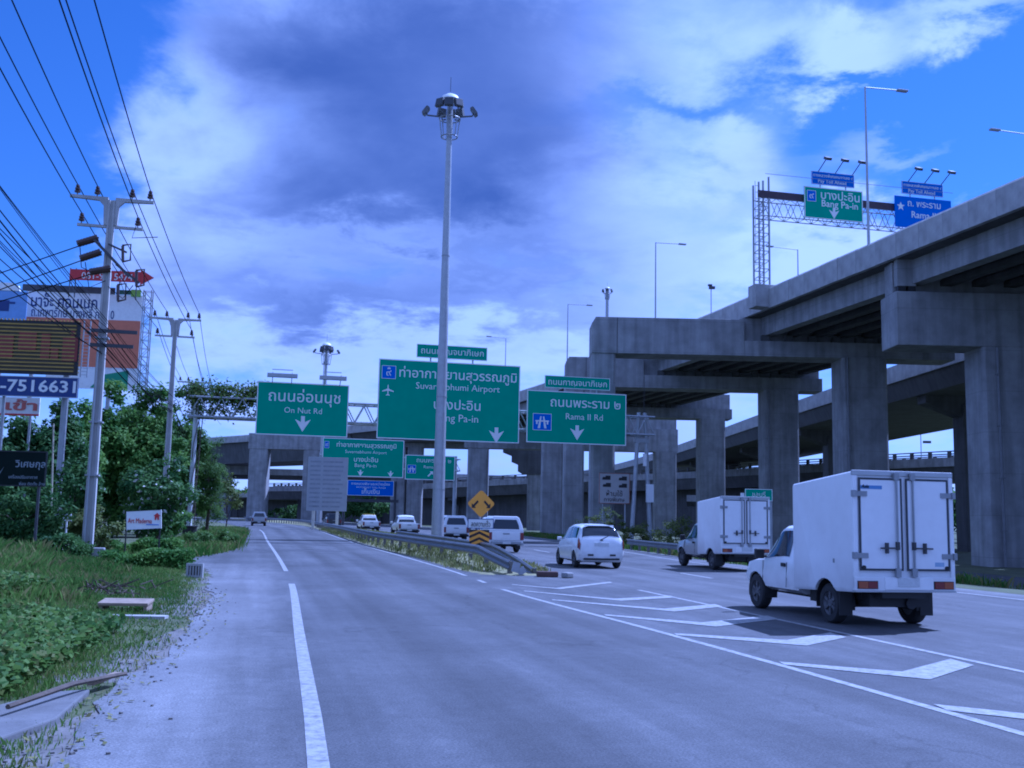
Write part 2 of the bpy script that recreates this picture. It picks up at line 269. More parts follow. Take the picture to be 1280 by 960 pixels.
class MB:
    def __init__(s): s.v = []; s.f = []; s.mi = []; s.cur = 0
    def m(s, i): s.cur = i; return s
    def add(s, vs, fs):
        b = len(s.v); s.v += [tuple(p) for p in vs]
        for f in fs: s.f.append(tuple(b+i for i in f)); s.mi.append(s.cur)
        return s
    def box(s, c, size, rot=None, taper=1.0):
        x, y, z = (q/2 for q in size); vs = []
        for dz in (-1, 1):
            t = taper if dz > 0 else 1.0
            for dx, dy in ((-1, -1), (1, -1), (1, 1), (-1, 1)): vs.append(Vector((dx*x*t, dy*y*t, dz*z)))
        if rot is not None: vs = [rot @ p for p in vs]
        c = Vector(c); return s.add([p+c for p in vs], [(0, 3, 2, 1), (4, 5, 6, 7), (0, 1, 5, 4), (1, 2, 6, 5), (2, 3, 7, 6), (3, 0, 4, 7)])
    def bb(s, x0, x1, y0, y1, z0, z1): return s.box(((x0+x1)/2, (y0+y1)/2, (z0+z1)/2), (x1-x0, y1-y0, z1-z0))
    def bar(s, a, b, w, h=None):
        a = Vector(a); b = Vector(b); d = b-a; h = h or w
        q = d.to_track_quat('Z', 'Y').to_matrix(); return s.box((a+b)/2, (w, h, d.length), q)
    def cyl(s, a, b, r0, r1=None, n=10, caps=True):
        a = Vector(a); b = Vector(b); r1 = r0 if r1 is None else r1; q = (b-a).to_track_quat('Z', 'Y').to_matrix(); vs = []
        for c, r in ((a, r0), (b, r1)):
            for i in range(n): t = 2*math.pi*i/n; vs.append(c + q @ Vector((r*math.cos(t), r*math.sin(t), 0)))
        fs = [(i, (i+1) % n, n+(i+1) % n, n+i) for i in range(n)]
        if caps: fs += [tuple(range(n-1, -1, -1)), tuple(range(n, 2*n))]
        return s.add(vs, fs)
    def tube(s, pts, r, n=6):
        pts = [Vector(p) for p in pts]; vs = []
        for i, p in enumerate(pts):
            d = (pts[min(i+1, len(pts)-1)] - pts[max(i-1, 0)]).normalized()
            up = Vector((0, 0, 1)) if abs(d.z) < 0.95 else Vector((0, 1, 0))
            a = d.cross(up).normalized(); b = a.cross(d)
            rr = r[i] if isinstance(r, (list, tuple)) else r
            for k in range(n): t = 2*math.pi*k/n; vs.append(p + a*rr*math.cos(t) + b*rr*math.sin(t))
        fs = []
        for i in range(len(pts)-1):
            for k in range(n): fs.append((i*n+k, i*n+(k+1) % n, (i+1)*n+(k+1) % n, (i+1)*n+k))
        fs += [tuple(range(n-1, -1, -1)), tuple(range((len(pts)-1)*n, len(pts)*n))]
        return s.add(vs, fs)
    def lathe(s, prof, n=16, c=(0, 0, 0), caps=True):
        vs = []; c = Vector(c)
        for r, z in prof:
            for k in range(n): t = 2*math.pi*k/n; vs.append(c + Vector((r*math.cos(t), r*math.sin(t), z)))
        fs = [(i*n+k, i*n+(k+1) % n, (i+1)*n+(k+1) % n, (i+1)*n+k) for i in range(len(prof)-1) for k in range(n)]
        if caps: fs += [tuple(range(n-1, -1, -1)), tuple(range((len(prof)-1)*n, len(prof)*n))]
        return s.add(vs, fs)
    def prism(s, poly, y0, y1):            # poly in (x, z), extruded along y
        n = len(poly); vs = [(x, y0, z) for x, z in poly] + [(x, y1, z) for x, z in poly]
        return s.add(vs, [tuple(range(n)), tuple(range(2*n-1, n-1, -1))] + [(i, n+i, n+(i+1) % n, (i+1) % n) for i in range(n)])
    def prismx(s, poly, x0, x1):           # poly in (y, z), extruded along x
        n = len(poly); vs = [(x0, y, z) for y, z in poly] + [(x1, y, z) for y, z in poly]
        return s.add(vs, [tuple(range(n-1, -1, -1)), tuple(range(n, 2*n))] + [(i, (i+1) % n, n+(i+1) % n, n+i) for i in range(n)])
    def flat(s, poly, z):
        return s.add([(x, y, z) for x, y in poly], [tuple(range(len(poly)))])
    def mesh(s, name, mats, smooth=False, fix=True):
        me = bpy.data.meshes.new(name); me.from_pydata(s.v, [], s.f)
        for mm in (mats if isinstance(mats, (list, tuple)) else [mats]): me.materials.append(mm)
        me.polygons.foreach_set('material_index', s.mi)
        if fix:
            bm = bmesh.new(); bm.from_mesh(me); bmesh.ops.recalc_face_normals(bm, faces=bm.faces); bm.to_mesh(me); bm.free()
        if smooth:
            me.polygons.foreach_set('use_smooth', [True]*len(me.polygons))
            try: me.set_sharp_from_angle(angle=R(38))
            except Exception: pass
        me.update(); return me
    def build(s, name, mats, parent=None, loc=(0, 0, 0), rot=(0, 0, 0), smooth=False, bevel=0.0, fix=True):
        o = link_mesh(name, s.mesh(name, mats, smooth, fix), parent, loc, rot)
        if bevel > 0:
            b = o.modifiers.new('bevel', 'BEVEL'); b.width = bevel; b.segments = 2; b.limit_method = 'ANGLE'; b.angle_limit = R(40)
        return o

def text_mesh(txt, width=None, height=None, ext=0.006, bold=0.0, shear=0.0):
    cu = bpy.data.curves.new('lettering', 'FONT'); cu.body = txt; cu.extrude = ext; cu.offset = bold; cu.shear = shear; cu.resolution_u = 2
    o = bpy.data.objects.new('lettering', cu); COL.objects.link(o)
    dg = bpy.context.evaluated_depsgraph_get(); dg.update()
    me = bpy.data.meshes.new_from_object(o.evaluated_get(dg)); bpy.data.objects.remove(o); bpy.data.curves.remove(cu)
    n = len(me.vertices); co = np.empty(n*3); me.vertices.foreach_get('co', co); co = co.reshape(-1, 3)
    if n == 0: return me
    lo, hi = co.min(0), co.max(0); c = (lo+hi)/2; w, h = hi[0]-lo[0], hi[1]-lo[1]
    sx = width/w if width else height/h; sz = height/h if height else width/w
    out = np.stack([(co[:, 0]-c[0])*sx, -(co[:, 2]), (co[:, 1]-c[1])*sz], 1)
    me.vertices.foreach_set('co', out.ravel()); me.update(); me.name = 'lettering'; return me
def lettering(parent, txt, x, z, w=None, h=None, mat=SWHITE, y=-0.012, bold=0.0, shear=0.0, name='lettering', flip=False):
    me = text_mesh(txt, w, h, bold=bold, shear=shear); me.materials.clear(); me.materials.append(mat)
    return link_mesh(name, me, parent, (x, y, z))
def icon(parent, name, poly, x, z, s, mat=SWHITE, y=-0.012, dz=0.008):
    b = MB(); b.prism([(px*s, pz*s) for px, pz in poly], -dz, 0.0); return b.build(name, mat, parent, (x, y, z))
ARROW = [(-.5, .30), (-.12, .12), (-.12, .5), (.12, .5), (.12, .12), (.5, .30), (0, -.5)]
PLANE = [(0, .5), (.05, .35), (.05, .12), (.5, -.08), (.5, -.17), (.05, -.06), (.04, -.34), (.17, -.44), (.17, -.5), (0, -.46), (-.17, -.5), (-.17, -.44), (-.04, -.34), (-.05, -.06), (-.5, -.17), (-.5, -.08), (-.05, .12), (-.05, .35)]
def motorway_icon(parent, x, z, s, y=-0.014):
    b = MB(); t = 0.012
    b.prism([(-.30*s, -.42*s), (-.14*s, -.42*s), (-.05*s, .36*s), (-.13*s, .36*s)], -t, 0); b.prism([(.30*s, -.42*s), (.14*s, -.42*s), (.05*s, .36*s), (.13*s, .36*s)], -t, 0)
    b.prism([(-.46*s, .02*s), (.46*s, .02*s), (.46*s, .10*s), (-.46*s, .10*s)], -t-.003, 0)
    for xx in (-.36, .36): b.prism([((xx-.05)*s, -.16*s), ((xx+.05)*s, -.16*s), ((xx+.05)*s, .03*s), ((xx-.05)*s, .03*s)], -t-.006, 0)
    return b.build('motorway_symbol', SWHITE, parent, (x, y, z))

def panel(name, w, h, face, rim=SWHITE, depth=0.06, border=0.05, parent=None, loc=(0, 0, 0), rot=(0, 0, 0)):
    b = MB(); b.m(0).bb(-w/2, w/2, 0, depth, -h/2, h/2)
    if rim is not None:
        for x0, x1, z0, z1 in ((-w/2, w/2, h/2-border, h/2), (-w/2, w/2, -h/2, -h/2+border), (-w/2, -w/2+border, -h/2+border, h/2-border), (w/2-border, w/2, -h/2+border, h/2-border)):
            b.m(1).bb(x0, x1, -0.012, 0.003, z0, z1)
    return b.build(name, [face, rim or face], parent, loc, rot)

def pchip(xs, ys):
    xs = list(map(float, xs)); ys = list(map(float, ys)); n = len(xs); h = [xs[i+1]-xs[i] for i in range(n-1)]; dl = [(ys[i+1]-ys[i])/h[i] for i in range(n-1)]
    d = [0.0]*n
    for i in range(1, n-1):
        if dl[i-1]*dl[i] > 0: w1 = 2*h[i]+h[i-1]; w2 = h[i]+2*h[i-1]; d[i] = (w1+w2)/(w1/dl[i-1]+w2/dl[i])
    if n > 1: d[0] = dl[0]; d[-1] = dl[-1]
    def f(x):
        if x <= xs[0]: return ys[0]+d[0]*(x-xs[0])
        if x >= xs[-1]: return ys[-1]+d[-1]*(x-xs[-1])
        i = max(k for k in range(n-1) if xs[k] <= x); t = (x-xs[i])/h[i]
        return ys[i]*(2*t**3-3*t*t+1) + h[i]*d[i]*(t**3-2*t*t+t) + ys[i+1]*(-2*t**3+3*t*t) + h[i]*d[i+1]*(t**3-t*t)
    return f

# ------------------------------------------------------------------ ground and roads
XL = pchip([-30, 0, 7.28, 9.65, 14.4, 25.5, 32.8, 60, 104, 150, 200, 231, 300], [4.9, -.02, -1.24, -1.75, -2.79, -5.21, -6.95, -13.7, -24.7, -38.5, -58, -73, -112])
XG = pchip([-30, 0, 8.94, 11.78, 15.87, 25.1, 31.3, 40.7, 61, 110, 146, 200, 231, 300], [14.5, 6.6, 4.32, 3.6, 2.5, -.1, -1.31, -3.56, -8.7, -20.1, -29, -49, -63, -101])
XGR = pchip([0, 12.7, 18.1, 25.35, 33], [9.2, 6.18, 5.0, 3.36, 1.65])
XRL = pchip([-30, 31, 45, 66, 76, 88, 98, 126, 160, 200, 231, 300], [16, 1.9, -.6, -4.1, -6.6, -10.0, -12.9, -21, -30, -41, -48.5, -72])
XRR = pchip([-30, 0, 12, 25.3, 33, 44.7, 56.5, 75.9, 98, 126, 160, 200, 231, 300], [25.5, 18.4, 15.4, 12.36, 10.4, 7.6, 6.2, 3.7, .3, -6.5, -16.5, -29, -38.5, -62])
XS = pchip([-30, 0, 7.2, 10, 12.5, 15, 19, 23.7, 29, 34, 36.5, 40, 44.8, 60, 112, 150, 200, 300], [1.5, -2.2, -3.05, -3.69, -4.07, -4.55, -5.4, -6.7, -8.2, -10.0, -11.3, -11.6, -12.0, -15.3, -28.6, -40.5, -60.5, -114])
def smooth(a, b, x): t = min(1, max(0, (x-a)/(b-a))); return t*t*(3-2*t)
def ground_z(x, y):
    yy = min(max(y, -30), 300)
    if x > XRR(yy): return -0.03 - 0.5*smooth(3.0, 9.0, x-XRR(yy))
    if x < XS(yy)-0.3:
        d = XS(yy)-x; return -0.03 + 0.10*smooth(.3, 1.6, d)*(0.6+0.4*math.sin(x*1.3+y*.7)) - .25*smooth(3.5, 8, d)*smooth(30, 20, y)
    return -0.03

GRASSG = M('verge_ground', (0.075, 0.085, 0.032), 0.95, var=0.4, scale=0.8, bump=0.6, bscale=12)
def build_ground():
    xs = list(np.arange(-70, 92, 1.6)); ys = list(np.arange(-24, 300, 3.0))
    xs = [-5000, -1200, -300, -120] + xs + [120, 300, 1200, 5000]; ys = [-400, -60] + ys + [340, 700, 2000, 6000]
    vs = [(x, y, ground_z(x, y)) for y in ys for x in xs]; nx = len(xs)
    fs = [(j*nx+i, j*nx+i+1, (j+1)*nx+i+1, (j+1)*nx+i) for j in range(len(ys)-1) for i in range(nx-1)]
    me = bpy.data.meshes.new('ground'); me.from_pydata(vs, [], fs); me.materials.append(GRASSG)
    me.polygons.foreach_set('use_smooth', [True]*len(fs))
    tag(link_mesh('ground', me), 'green and brown roadside ground reaching the horizon', None, None, 'structure')
build_ground()
def strip(name, fa, fb, ys, z, mat, parent=None, n=1, jag=0.0):
    vs = []; fs = []
    for y in ys:
        a, b = fa(y), fb(y)
        for k in range(n+1): vs.append((a+(b-a)*k/n + (random.uniform(-jag, jag) if k == 0 else 0), y, z))
    for j in range(len(ys)-1):
        for k in range(n): q = j*(n+1)+k; fs.append((q, q+1, q+n+2, q+n+1))
    me = bpy.data.meshes.new(name); me.from_pydata(vs, [], fs); me.materials.append(mat); return link_mesh(name, me, parent)
YS = list(np.arange(-24, 60, 1.0)) + list(np.arange(60, 301, 4.0))
ASPH = asphalt('asphalt', (0.072, 0.073, 0.077), (0.092, 0.093, 0.097), 0.40, dust=(0.148, 0.147, 0.148))
ASPHD = asphalt('dark_asphalt', (0.055, 0.055, 0.06), (0.07, 0.07, 0.07), 0.3)  # asphalt darkened beneath the overpass to hold down bounced light
def build_road():
    cols = [('s', 0.0, 1), ('s', .5, 1), ('l', -.95, .92), ('l', -.35, .35), ('l', .25, .0), ('g', -.3, 0), ('g', .9, .12), ('m', .5, .2), ('r', -2.8, 0), ('r', 0, .1), ('r', 1.4, .7)]
    ys = list(np.arange(-24, 60, .5)) + list(np.arange(60, 301, 4.0)); vs = []; fs = []; du = []; ln = []
    for y in ys:
        fade = 1-smooth(29, 38, y)
        for k, o_, d in cols:
            x = {'s': XS(y), 'l': XL(y), 'g': XG(y), 'm': .5*(XG(y)+XRR(y)) if y > 33 else XGR(y)-.5, 'r': XRR(y)}[k]+o_
            if k == 's' and o_ == 0: x += .07*math.sin(y*5.1)+.05*math.sin(y*11.7+1)+random.uniform(-.05, .05)
            vs.append((x, y, 0.0)); du.append(d*(fade if k in 'sl' else 1)); ln.append({'s': -1.0, 'l': .05 if o_ > 0 else -1.0, 'g': .95 if o_ < 0 else 2.0}.get(k, 2.0))
    K = len(cols)
    for j in range(len(ys)-1):
        for k in range(K-1): q = j*K+k; fs.append((q, q+1, q+K+1, q+K))
    me = bpy.data.meshes.new('road'); me.from_pydata(vs, [], fs); me.materials.append(ASPH); at_ = me.attributes.new('dust', 'FLOAT', 'POINT'); at_.data.foreach_set('value', du); a2 = me.attributes.new('lane', 'FLOAT', 'POINT'); a2.data.foreach_set('value', ln)
    return tag(link_mesh('road', me), 'grey asphalt road forking into two carriageways with a dusty left shoulder', None, None, 'structure')
road = build_road()
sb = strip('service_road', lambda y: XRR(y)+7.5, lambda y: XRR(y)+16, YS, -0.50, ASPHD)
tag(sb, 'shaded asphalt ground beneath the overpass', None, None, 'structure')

PAINT = paintmark('road_paint')
def ribbon(name, pts, w, z=0.004, perp=None, parent=road):
    b = MB(); n = len(pts); vs = []
    for i, p in enumerate(pts):
        p = Vector((p[0], p[1], 0)); d = Vector(pts[min(i+1, n-1)]) - Vector(pts[max(i-1, 0)]); d = Vector((d.x, d.y, 0)).normalized(); q = Vector((d.y, -d.x, 0))*w/2
        vs += [(p.x-q.x, p.y-q.y, z), (p.x+q.x, p.y+q.y, z)]
    b.add(vs, [(2*i, 2*i+1, 2*i+3, 2*i+2) for i in range(n-1)]); return b.build(name, PAINT, parent, fix=False)
def line(name, fx, y0, y1, w, off=0.0, step=2.0):
    n = max(1, int((y1-y0)/step)); return ribbon(name, [(fx(y)+off, y) for y in np.linspace(y0, y1, n+1)], w)
line('edge_line', XL, -20, 25.6, 0.15); line('edge_line', XL, 31, 104, 0.13)
line('gore_line', XG, -20, 25.2, 0.125); line('gore_line', XG, 27.5, 28.7, 0.12); line('edge_line', XG, 30.6, 146, 0.12, -.05)
line('gore_line', XGR, -20, 26.0, 0.12)
line('edge_line', XRR, -20, 230, 0.15)
for pa, pb in (((851, 716.5), (890, 723)), ((667, 687), (687, 690.6))):
    a, c = gr(*pa), gr(*pb); ribbon('lane_dash', [(c.x, c.y), (a.x, a.y)], .14)
for y0 in (78, 92, 106): line('lane_dash', lambda y: XRR(y)-4.2, y0, y0+5, .14)
def chevron(apex, left, right, w1, w2):
    # two arms: a slender one from the ramp-side line and a broad one to the carriageway-side line, meeting at the apex
    ax = gr(*apex); le = gr(*left); ri = gr(*right); le.x = max(le.x, XG(le.y)+.10); w1 *= .75; w2 *= .82
    def arm(a, b, wa, wb, z):
        d = (b-a); d.z = 0; q = Vector((0, 1, 0)); vs = [(a.x, a.y-wa/2, z), (b.x, b.y-wb/2, z), (b.x, b.y+wb/2, z), (a.x, a.y+wa/2, z)]; return vs
    b = MB(); b.add([(le.x, le.y-w1/2, .007), (ax.x, ax.y-w2/2, .007), (ax.x-.1, ax.y+w2/2, .007), (le.x, le.y+w1/2, .007)], [(0, 1, 2, 3)])
    b.add([(ax.x, ax.y-w2/2, .007), (ri.x, ri.y-w2/2, .007), (ri.x-.05, ri.y+w2/2, .007), (ax.x-.1, ax.y+w2/2, .007)], [(0, 1, 2, 3)])
    b.build('chevron_marking', PAINT, road, fix=False)
for c in (((1370, 905), (1140, 884), (1500, 872), .45, .55), ((1150, 845), (960, 829), (1205, 828), .34, .70), ((1000, 804), (840, 793), (1050, 794), .36, .80), ((890, 781), (756, 769), (968, 772), .36, .80),
          ((840, 763), (690, 750), (900, 757), .32, .72), ((775, 750), (655, 739), (843, 746), .3, .66), ((700, 736), (640, 731), (765, 728), .3, .5)):
    chevron(*c)
for poly in ([(318, 676.5), (420, 681), (421, 683), (318, 678.5)], [(318, 686), (428, 688.5), (429, 690), (318, 688)]):
    b = MB(); b.add([tuple(gr(*p, 0.003)) for p in poly], [(0, 1, 2, 3)]); b.build('tar_joint', M('tar', (0.05, 0.05, 0.055), 0.7, var=.1), road, fix=False)

# raised grass island between the two carriageways, behind its nose
def build_island():
    ys = [31.6, 32.2, 33, 34.5, 36.5, 39, 42, 46, 50] + list(np.arange(55, 230, 6.0)); vs = []; fs = []; K = 6
    for y in ys:
        a = XG(y)+.28; b = XRL(y)-.15 if y > 33 else XRL(y)-.15-(33-y)*.4
        for k in range(K+1):
            t = k/K; h = 0.02 + 0.30*math.sin(math.pi*t)*smooth(31, 40, y) + .03*math.sin(7*y+5*k); vs.append((a+(b-a)*t, y, (h if 0 < k < K else -.02)))
    for j in range(len(ys)-1):
        for k in range(K): q = j*(K+1)+k; fs.append((q, q+1, q+K+2, q+K+1))
    vs += [((vs[0][0]+vs[K][0])/2, 31.1, -.02)]; fs += [(len(vs)-1, k+1, k) for k in range(K)]
    me = bpy.data.meshes.new('traffic_island'); me.from_pydata(vs, [], fs); me.materials.append(M('island_soil', (0.20, 0.19, 0.085), .95, var=.35, scale=1.5, bump=.5, bscale=15))
    me.polygons.foreach_set('use_smooth', [True]*len(fs))
    tag(link_mesh('traffic_island', me), 'low grassy island between the guardrails where the road forks', None, None, 'structure')
build_island()

# ------------------------------------------------------------------ upper overpass
def catmull(P, n):
    P = [Vector(p) for p in P]; P = [P[0]*2-P[1]] + P + [P[-1]*2-P[-2]]; out = []
    for i in range(1, len(P)-2):
        for k in range(n):
            t = k/n; a, b, c, d = P[i-1:i+3]; out.append(.5*((2*b)+(c-a)*t+(2*a-5*b+4*c-d)*t*t+(3*b-a-3*c+d)*t**3))
    return out + [P[-2]]
class Path:
    def __init__(s, P, n=24):
        s.p = catmull([(x, y, 0) for x, y in P], n); s.s = [0.0]
        for a, b in zip(s.p, s.p[1:]): s.s.append(s.s[-1]+(b-a).length)
        s.len = s.s[-1]
    def __call__(s, q, off=0.0):
        q = min(max(q, 0), s.len-1e-4); i = int(np.searchsorted(s.s, q, side='right'))-1; i = min(i, len(s.p)-2)
        t = (q-s.s[i])/(s.s[i+1]-s.s[i]); p = s.p[i].lerp(s.p[i+1], t); d = (s.p[i+1]-s.p[i]).normalized(); r = Vector((d.y, -d.x, 0)); return p+r*off, d, r
    def at_y(s, y):
        for i in range(len(s.p)-1):
            if s.p[i].y <= y <= s.p[i+1].y: return s.s[i]+(s.s[i+1]-s.s[i])*(y-s.p[i].y)/(s.p[i+1].y-s.p[i].y)
PA = Path([(37.5, -12), (32.3, 14), (26.6, 42), (22.4, 60), (18.1, 78), (13, 98), (5.4, 128), (-5.5, 158), (-21, 188), (-36, 208), (-55, 229), (-80, 252), (-122, 285)])
WA, ZT = 16.0, 18.9
def sweep(name, path, prof, s0, s1, step, mat, parent, smooth_=False):
    """Closed profile [(offset, z)] carried along the path."""
    n = max(1, int(math.ceil((s1-s0)/step))); K = len(prof); vs = []; fs = []
    for i in range(n+1):
        p, d, r = path(s0+(s1-s0)*i/n)
        for o_, z in prof: q = p+r*o_; vs.append((q.x, q.y, z(s0+(s1-s0)*i/n) if callable(z) else z))
    for i in range(n):
        for k in range(K): fs.append((i*K+k, i*K+(k+1) % K, (i+1)*K+(k+1) % K, (i+1)*K+k))
    fs += [tuple(range(K-1, -1, -1)), tuple(range(n*K, n*K+K))]
    b = MB(); b.add(vs, fs); return b.build(name, mat, parent, smooth=smooth_)
ovp = empty('overpass', (26, 60, 0), 0, 'tall grey concrete overpass on big portal piers above the right carriageway', 'overpass')
OB = Vector((26, 60, 0))
def ochild(o, par=ovp):   # keep world coordinates of meshes built in world space under the overpass Empty
    o.parent = par; o.location = Vector(o.location) - OB; return o
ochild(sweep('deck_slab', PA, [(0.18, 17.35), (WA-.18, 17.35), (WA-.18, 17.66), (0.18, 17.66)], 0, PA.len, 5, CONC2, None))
ochild(sweep('parapet', PA, [(WA-.3, 17.38), (WA, 17.38), (WA, ZT), (WA-.3, ZT)], 0, PA.len, 5, CONCL, None))
pl = 2.15
pb = MB(); pb.add([(-.14, -pl/2+.012, 17.34), (.16, -pl/2+.012, 17.34), (.16, -pl/2+.012, ZT), (.0, -pl/2+.012, ZT), (-.14, -pl/2+.012, ZT-.16),
                   (-.14, pl/2-.012, 17.34), (.16, pl/2-.012, 17.34), (.16, pl/2-.012, ZT), (.0, pl/2-.012, ZT), (-.14, pl/2-.012, ZT-.16)],
                  [(4, 3, 2, 1, 0), (5, 6, 7, 8, 9), (0, 1, 6, 5), (1, 2, 7, 6), (2, 3, 8, 7), (3, 4, 9, 8), (4, 0, 5, 9)])
pme = pb.mesh('parapet_panel', [CONCL]); S_END = PA.at_y(150)
npan = int(S_END/pl)
for i in range(npan):
    p, d, r = PA((i+.5)*pl); o = link_mesh('parapet_panel', pme, ovp, (p.x-OB.x+random.uniform(-.012, .012), p.y-OB.y, random.uniform(-.012, .012)), (0, 0, math.atan2(-d.x, d.y)))
ochild(sweep('parapet', PA, [(-.14, 17.34), (.16, 17.34), (.16, ZT), (0, ZT), (-.14, ZT-.16)], npan*pl, PA.len, 4, CONCL, None))
# piers: (Y, cap left x, cap right x, left leg?, right leg x, cap bottom z)
def girders(par, path, caps, z0, z1, offs, mat, mk):
    for (ya, yb) in zip(caps, caps[1:]):
        sa, sb_ = path.at_y(ya), path.at_y(yb)
        for o_ in offs:
            a, _, _ = path(sa, o_); b_, _, _ = path(sb_, o_); d = (b_-a); L_ = d.length; d.normalize(); q = Vector((d.y, -d.x, 0))
            a = a + d*.75; b_ = b_ - d*.75
            w0, w1, h = .34, .62, z1-z0; prof = [(-w0, z0), (w0, z0), (w0, z0+.32), (.13, z0+.55), (.13, z1-.34), (w1, z1-.16), (w1, z1), (-w1, z1), (-w1, z1-.16), (-.13, z1-.34), (-.13, z0+.55), (-w0, z0+.32)]
            if o_ == offs[0]: prof = [(-.42, z0), (.42, z0), (.42, z1), (-.42, z1)]
            K = len(prof); vs = [tuple(p+q*x+Vector((0, 0, z))) for p in (a, b_) for x, z in prof]; bb = MB(); bb.add(vs, [tuple(range(K-1, -1, -1)), tuple(range(K, 2*K))]+[(k, (k+1) % K, K+(k+1) % K, K+k) for k in range(K)])
            mk(bb.build('girder', mat if o_ == offs[0] else GIRD_SHADE))
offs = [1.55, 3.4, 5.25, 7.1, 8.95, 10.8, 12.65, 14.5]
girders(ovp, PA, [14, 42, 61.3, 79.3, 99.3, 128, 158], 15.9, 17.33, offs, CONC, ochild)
def cap_tee(y, x0, x1, zb, th=2.6, zled=15.42, ztop=17.3, parent=ovp):
    b = MB()
    b.bb(x0, x1, y, y+th, zb, zled); o = b.build('pier_cap', CONC, bevel=.06); ochild(o)
    b = MB(); b.bb(x0+.03, x1-.03, y+th/2-.62, y+th/2+.62, zled-.003, ztop); b.build('cap_stem', CONC, o, bevel=.03)
    p, d, r = PA(PA.at_y(y+th/2))
    return o
def col_(x, y, w, t, z0, z1, flare=0.0, mat=CONC, ch=.18):
    b = MB(); vs = []; secs = [(z0, 0), (z1-3.0 if flare else z1-.01, 0), (z1, flare)]
    for z, e in secs:
        X, Y = w/2+e, t/2
        for px, py in ((-X+ch, -Y), (X-ch, -Y), (X, -Y+ch), (X, Y-ch), (X-ch, Y), (-X+ch, Y), (-X, Y-ch), (-X, -Y+ch)): vs.append((x+px, y+py, z))
    fs = [(i*8+k, i*8+(k+1) % 8, i*8+8+(k+1) % 8, i*8+8+k) for i in range(2) for k in range(8)] + [tuple(range(7, -1, -1)), tuple(range(16, 24))]
    b.add(vs, fs); return b.build('column', mat)
def portal(y, x0, x1, zb, th, lleg, rleg, lw, rw, ztop=17.05):
    xs = PA(PA.at_y(y+th/2), -.15)[0].x
    b = MB(); b.prism([(x0, zb), (xs, zb), (xs, ztop), (x0+.3, ztop), (x0, ztop-.5)], y, y+th); cap = b.build('pier_cap', CONC, bevel=.04); ochild(cap)
    b = MB(); b.bb(xs+.002, x1, y+.004, y+th-.004, zb+.003, 15.42); ochild(b.build('pier_ledge', CONC))
    b = MB(); b.bb(xs+.003, x1-.1, y+th/2-.62, y+th/2+.62, 15.416, 17.3); ochild(b.build('cap_stem', CONC))
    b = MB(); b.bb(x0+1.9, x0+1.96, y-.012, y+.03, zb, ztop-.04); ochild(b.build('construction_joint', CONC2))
    if lleg is not None: ochild(col_(lleg, y+th/2, lw, th*.92, -.6, zb+.004))
    if rleg is not None: ochild(col_(rleg, y+th/2, rw, th*1.1, -.8, zb+.004))
    # bearings under every girder
    for off in offs:
        p = PA(PA.at_y(y+th/2), off)[0]
        if x0 < p.x < x1:
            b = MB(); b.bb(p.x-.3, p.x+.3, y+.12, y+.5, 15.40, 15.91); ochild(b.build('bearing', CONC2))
cap_tee(60, 22.5, 39.5, 12.2); ochild(col_(29.2, 61.3, 3.5, 2.6, -.8, 12.204))
cap_tee(41, 26.6, 43.5, 12.2); ochild(col_(37.5, 42.3, 3.5, 2.6, -.8, 12.204))
b = MB(); b.bb(22.62, 23.75, 60.10, 60.62, 15.75, 17.36); ochild(b.build('cap_ear', CONC, bevel=.03))
for xx in (22.9, 23.5):
    b = MB(); b.bb(xx-.22, xx+.22, 60.14, 60.5, 15.4, 15.76); ochild(b.build('bearing', BLACK))
portal(78, 6.0, 33.6, 14.25, 2.7, 6.95, 26.7, 1.8, 3.4)
portal(98, 5.1, 29.5, 14.2, 2.7, 6.0, 25.6, 1.9, 3.25)
portal(126.6, 3.4, 27.0, 14.2, 2.8, 5.1, 24.6, 2.6, 3.1)
portal(156.6, -7.0, 25.2, 12.0, 2.8, -4.9, 23.4, 3.1, 3.2)
portal(192, -23.5, -4, 14.2, 3.0, -20.6, -5.5, 2.6, 3.0)
ochild(col_(-17.6, 193.6, 2.8, 3, -.6, 15.4))
# portal over the ramp at the far bend
b = MB(); b.bb(-51.2, -37.0, 203, 206, 14.0, 17.05); ochild(b.build('pier_cap', CONC, bevel=.05)); ochild(col_(-49.2, 204.5, 3.6, 2.8, -.3, 14.004)); ochild(col_(-38.8, 204.5, 3.2, 2.8, -.3, 14.004))
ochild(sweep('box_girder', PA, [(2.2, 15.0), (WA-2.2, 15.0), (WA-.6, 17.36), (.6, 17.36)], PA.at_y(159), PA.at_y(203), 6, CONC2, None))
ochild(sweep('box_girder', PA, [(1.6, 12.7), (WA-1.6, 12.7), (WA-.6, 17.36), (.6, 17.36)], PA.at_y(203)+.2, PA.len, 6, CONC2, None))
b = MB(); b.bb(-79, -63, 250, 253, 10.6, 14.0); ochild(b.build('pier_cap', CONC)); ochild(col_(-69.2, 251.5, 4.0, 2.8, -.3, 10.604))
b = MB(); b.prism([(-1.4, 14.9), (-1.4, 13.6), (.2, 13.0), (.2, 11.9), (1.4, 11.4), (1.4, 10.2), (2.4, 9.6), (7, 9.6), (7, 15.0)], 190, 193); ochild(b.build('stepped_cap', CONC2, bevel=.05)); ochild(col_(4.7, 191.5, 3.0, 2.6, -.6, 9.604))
b = MB(); b.bb(3.2, 3.7, 189.9, 190.2, 10.4, 13.6); ochild(b.build('cap_recess', CONC2))
for x, y, z1 in ((25.3, 77.62, 14.2), (24.3, 97.62, 14.1), (28.2, 59.7, 12.1)):
    b = MB(); b.cyl((x, y, -.5), (x, y, z1), .085, n=8)
    for z in np.arange(1.5, z1, 3.0): b.bb(x-.13, x+.13, y-.10, y+.12, z, z+.06)
    ochild(b.build('drain_pipe', M('pipe_grey', (.16, .16, .165), .6, var=.15)))
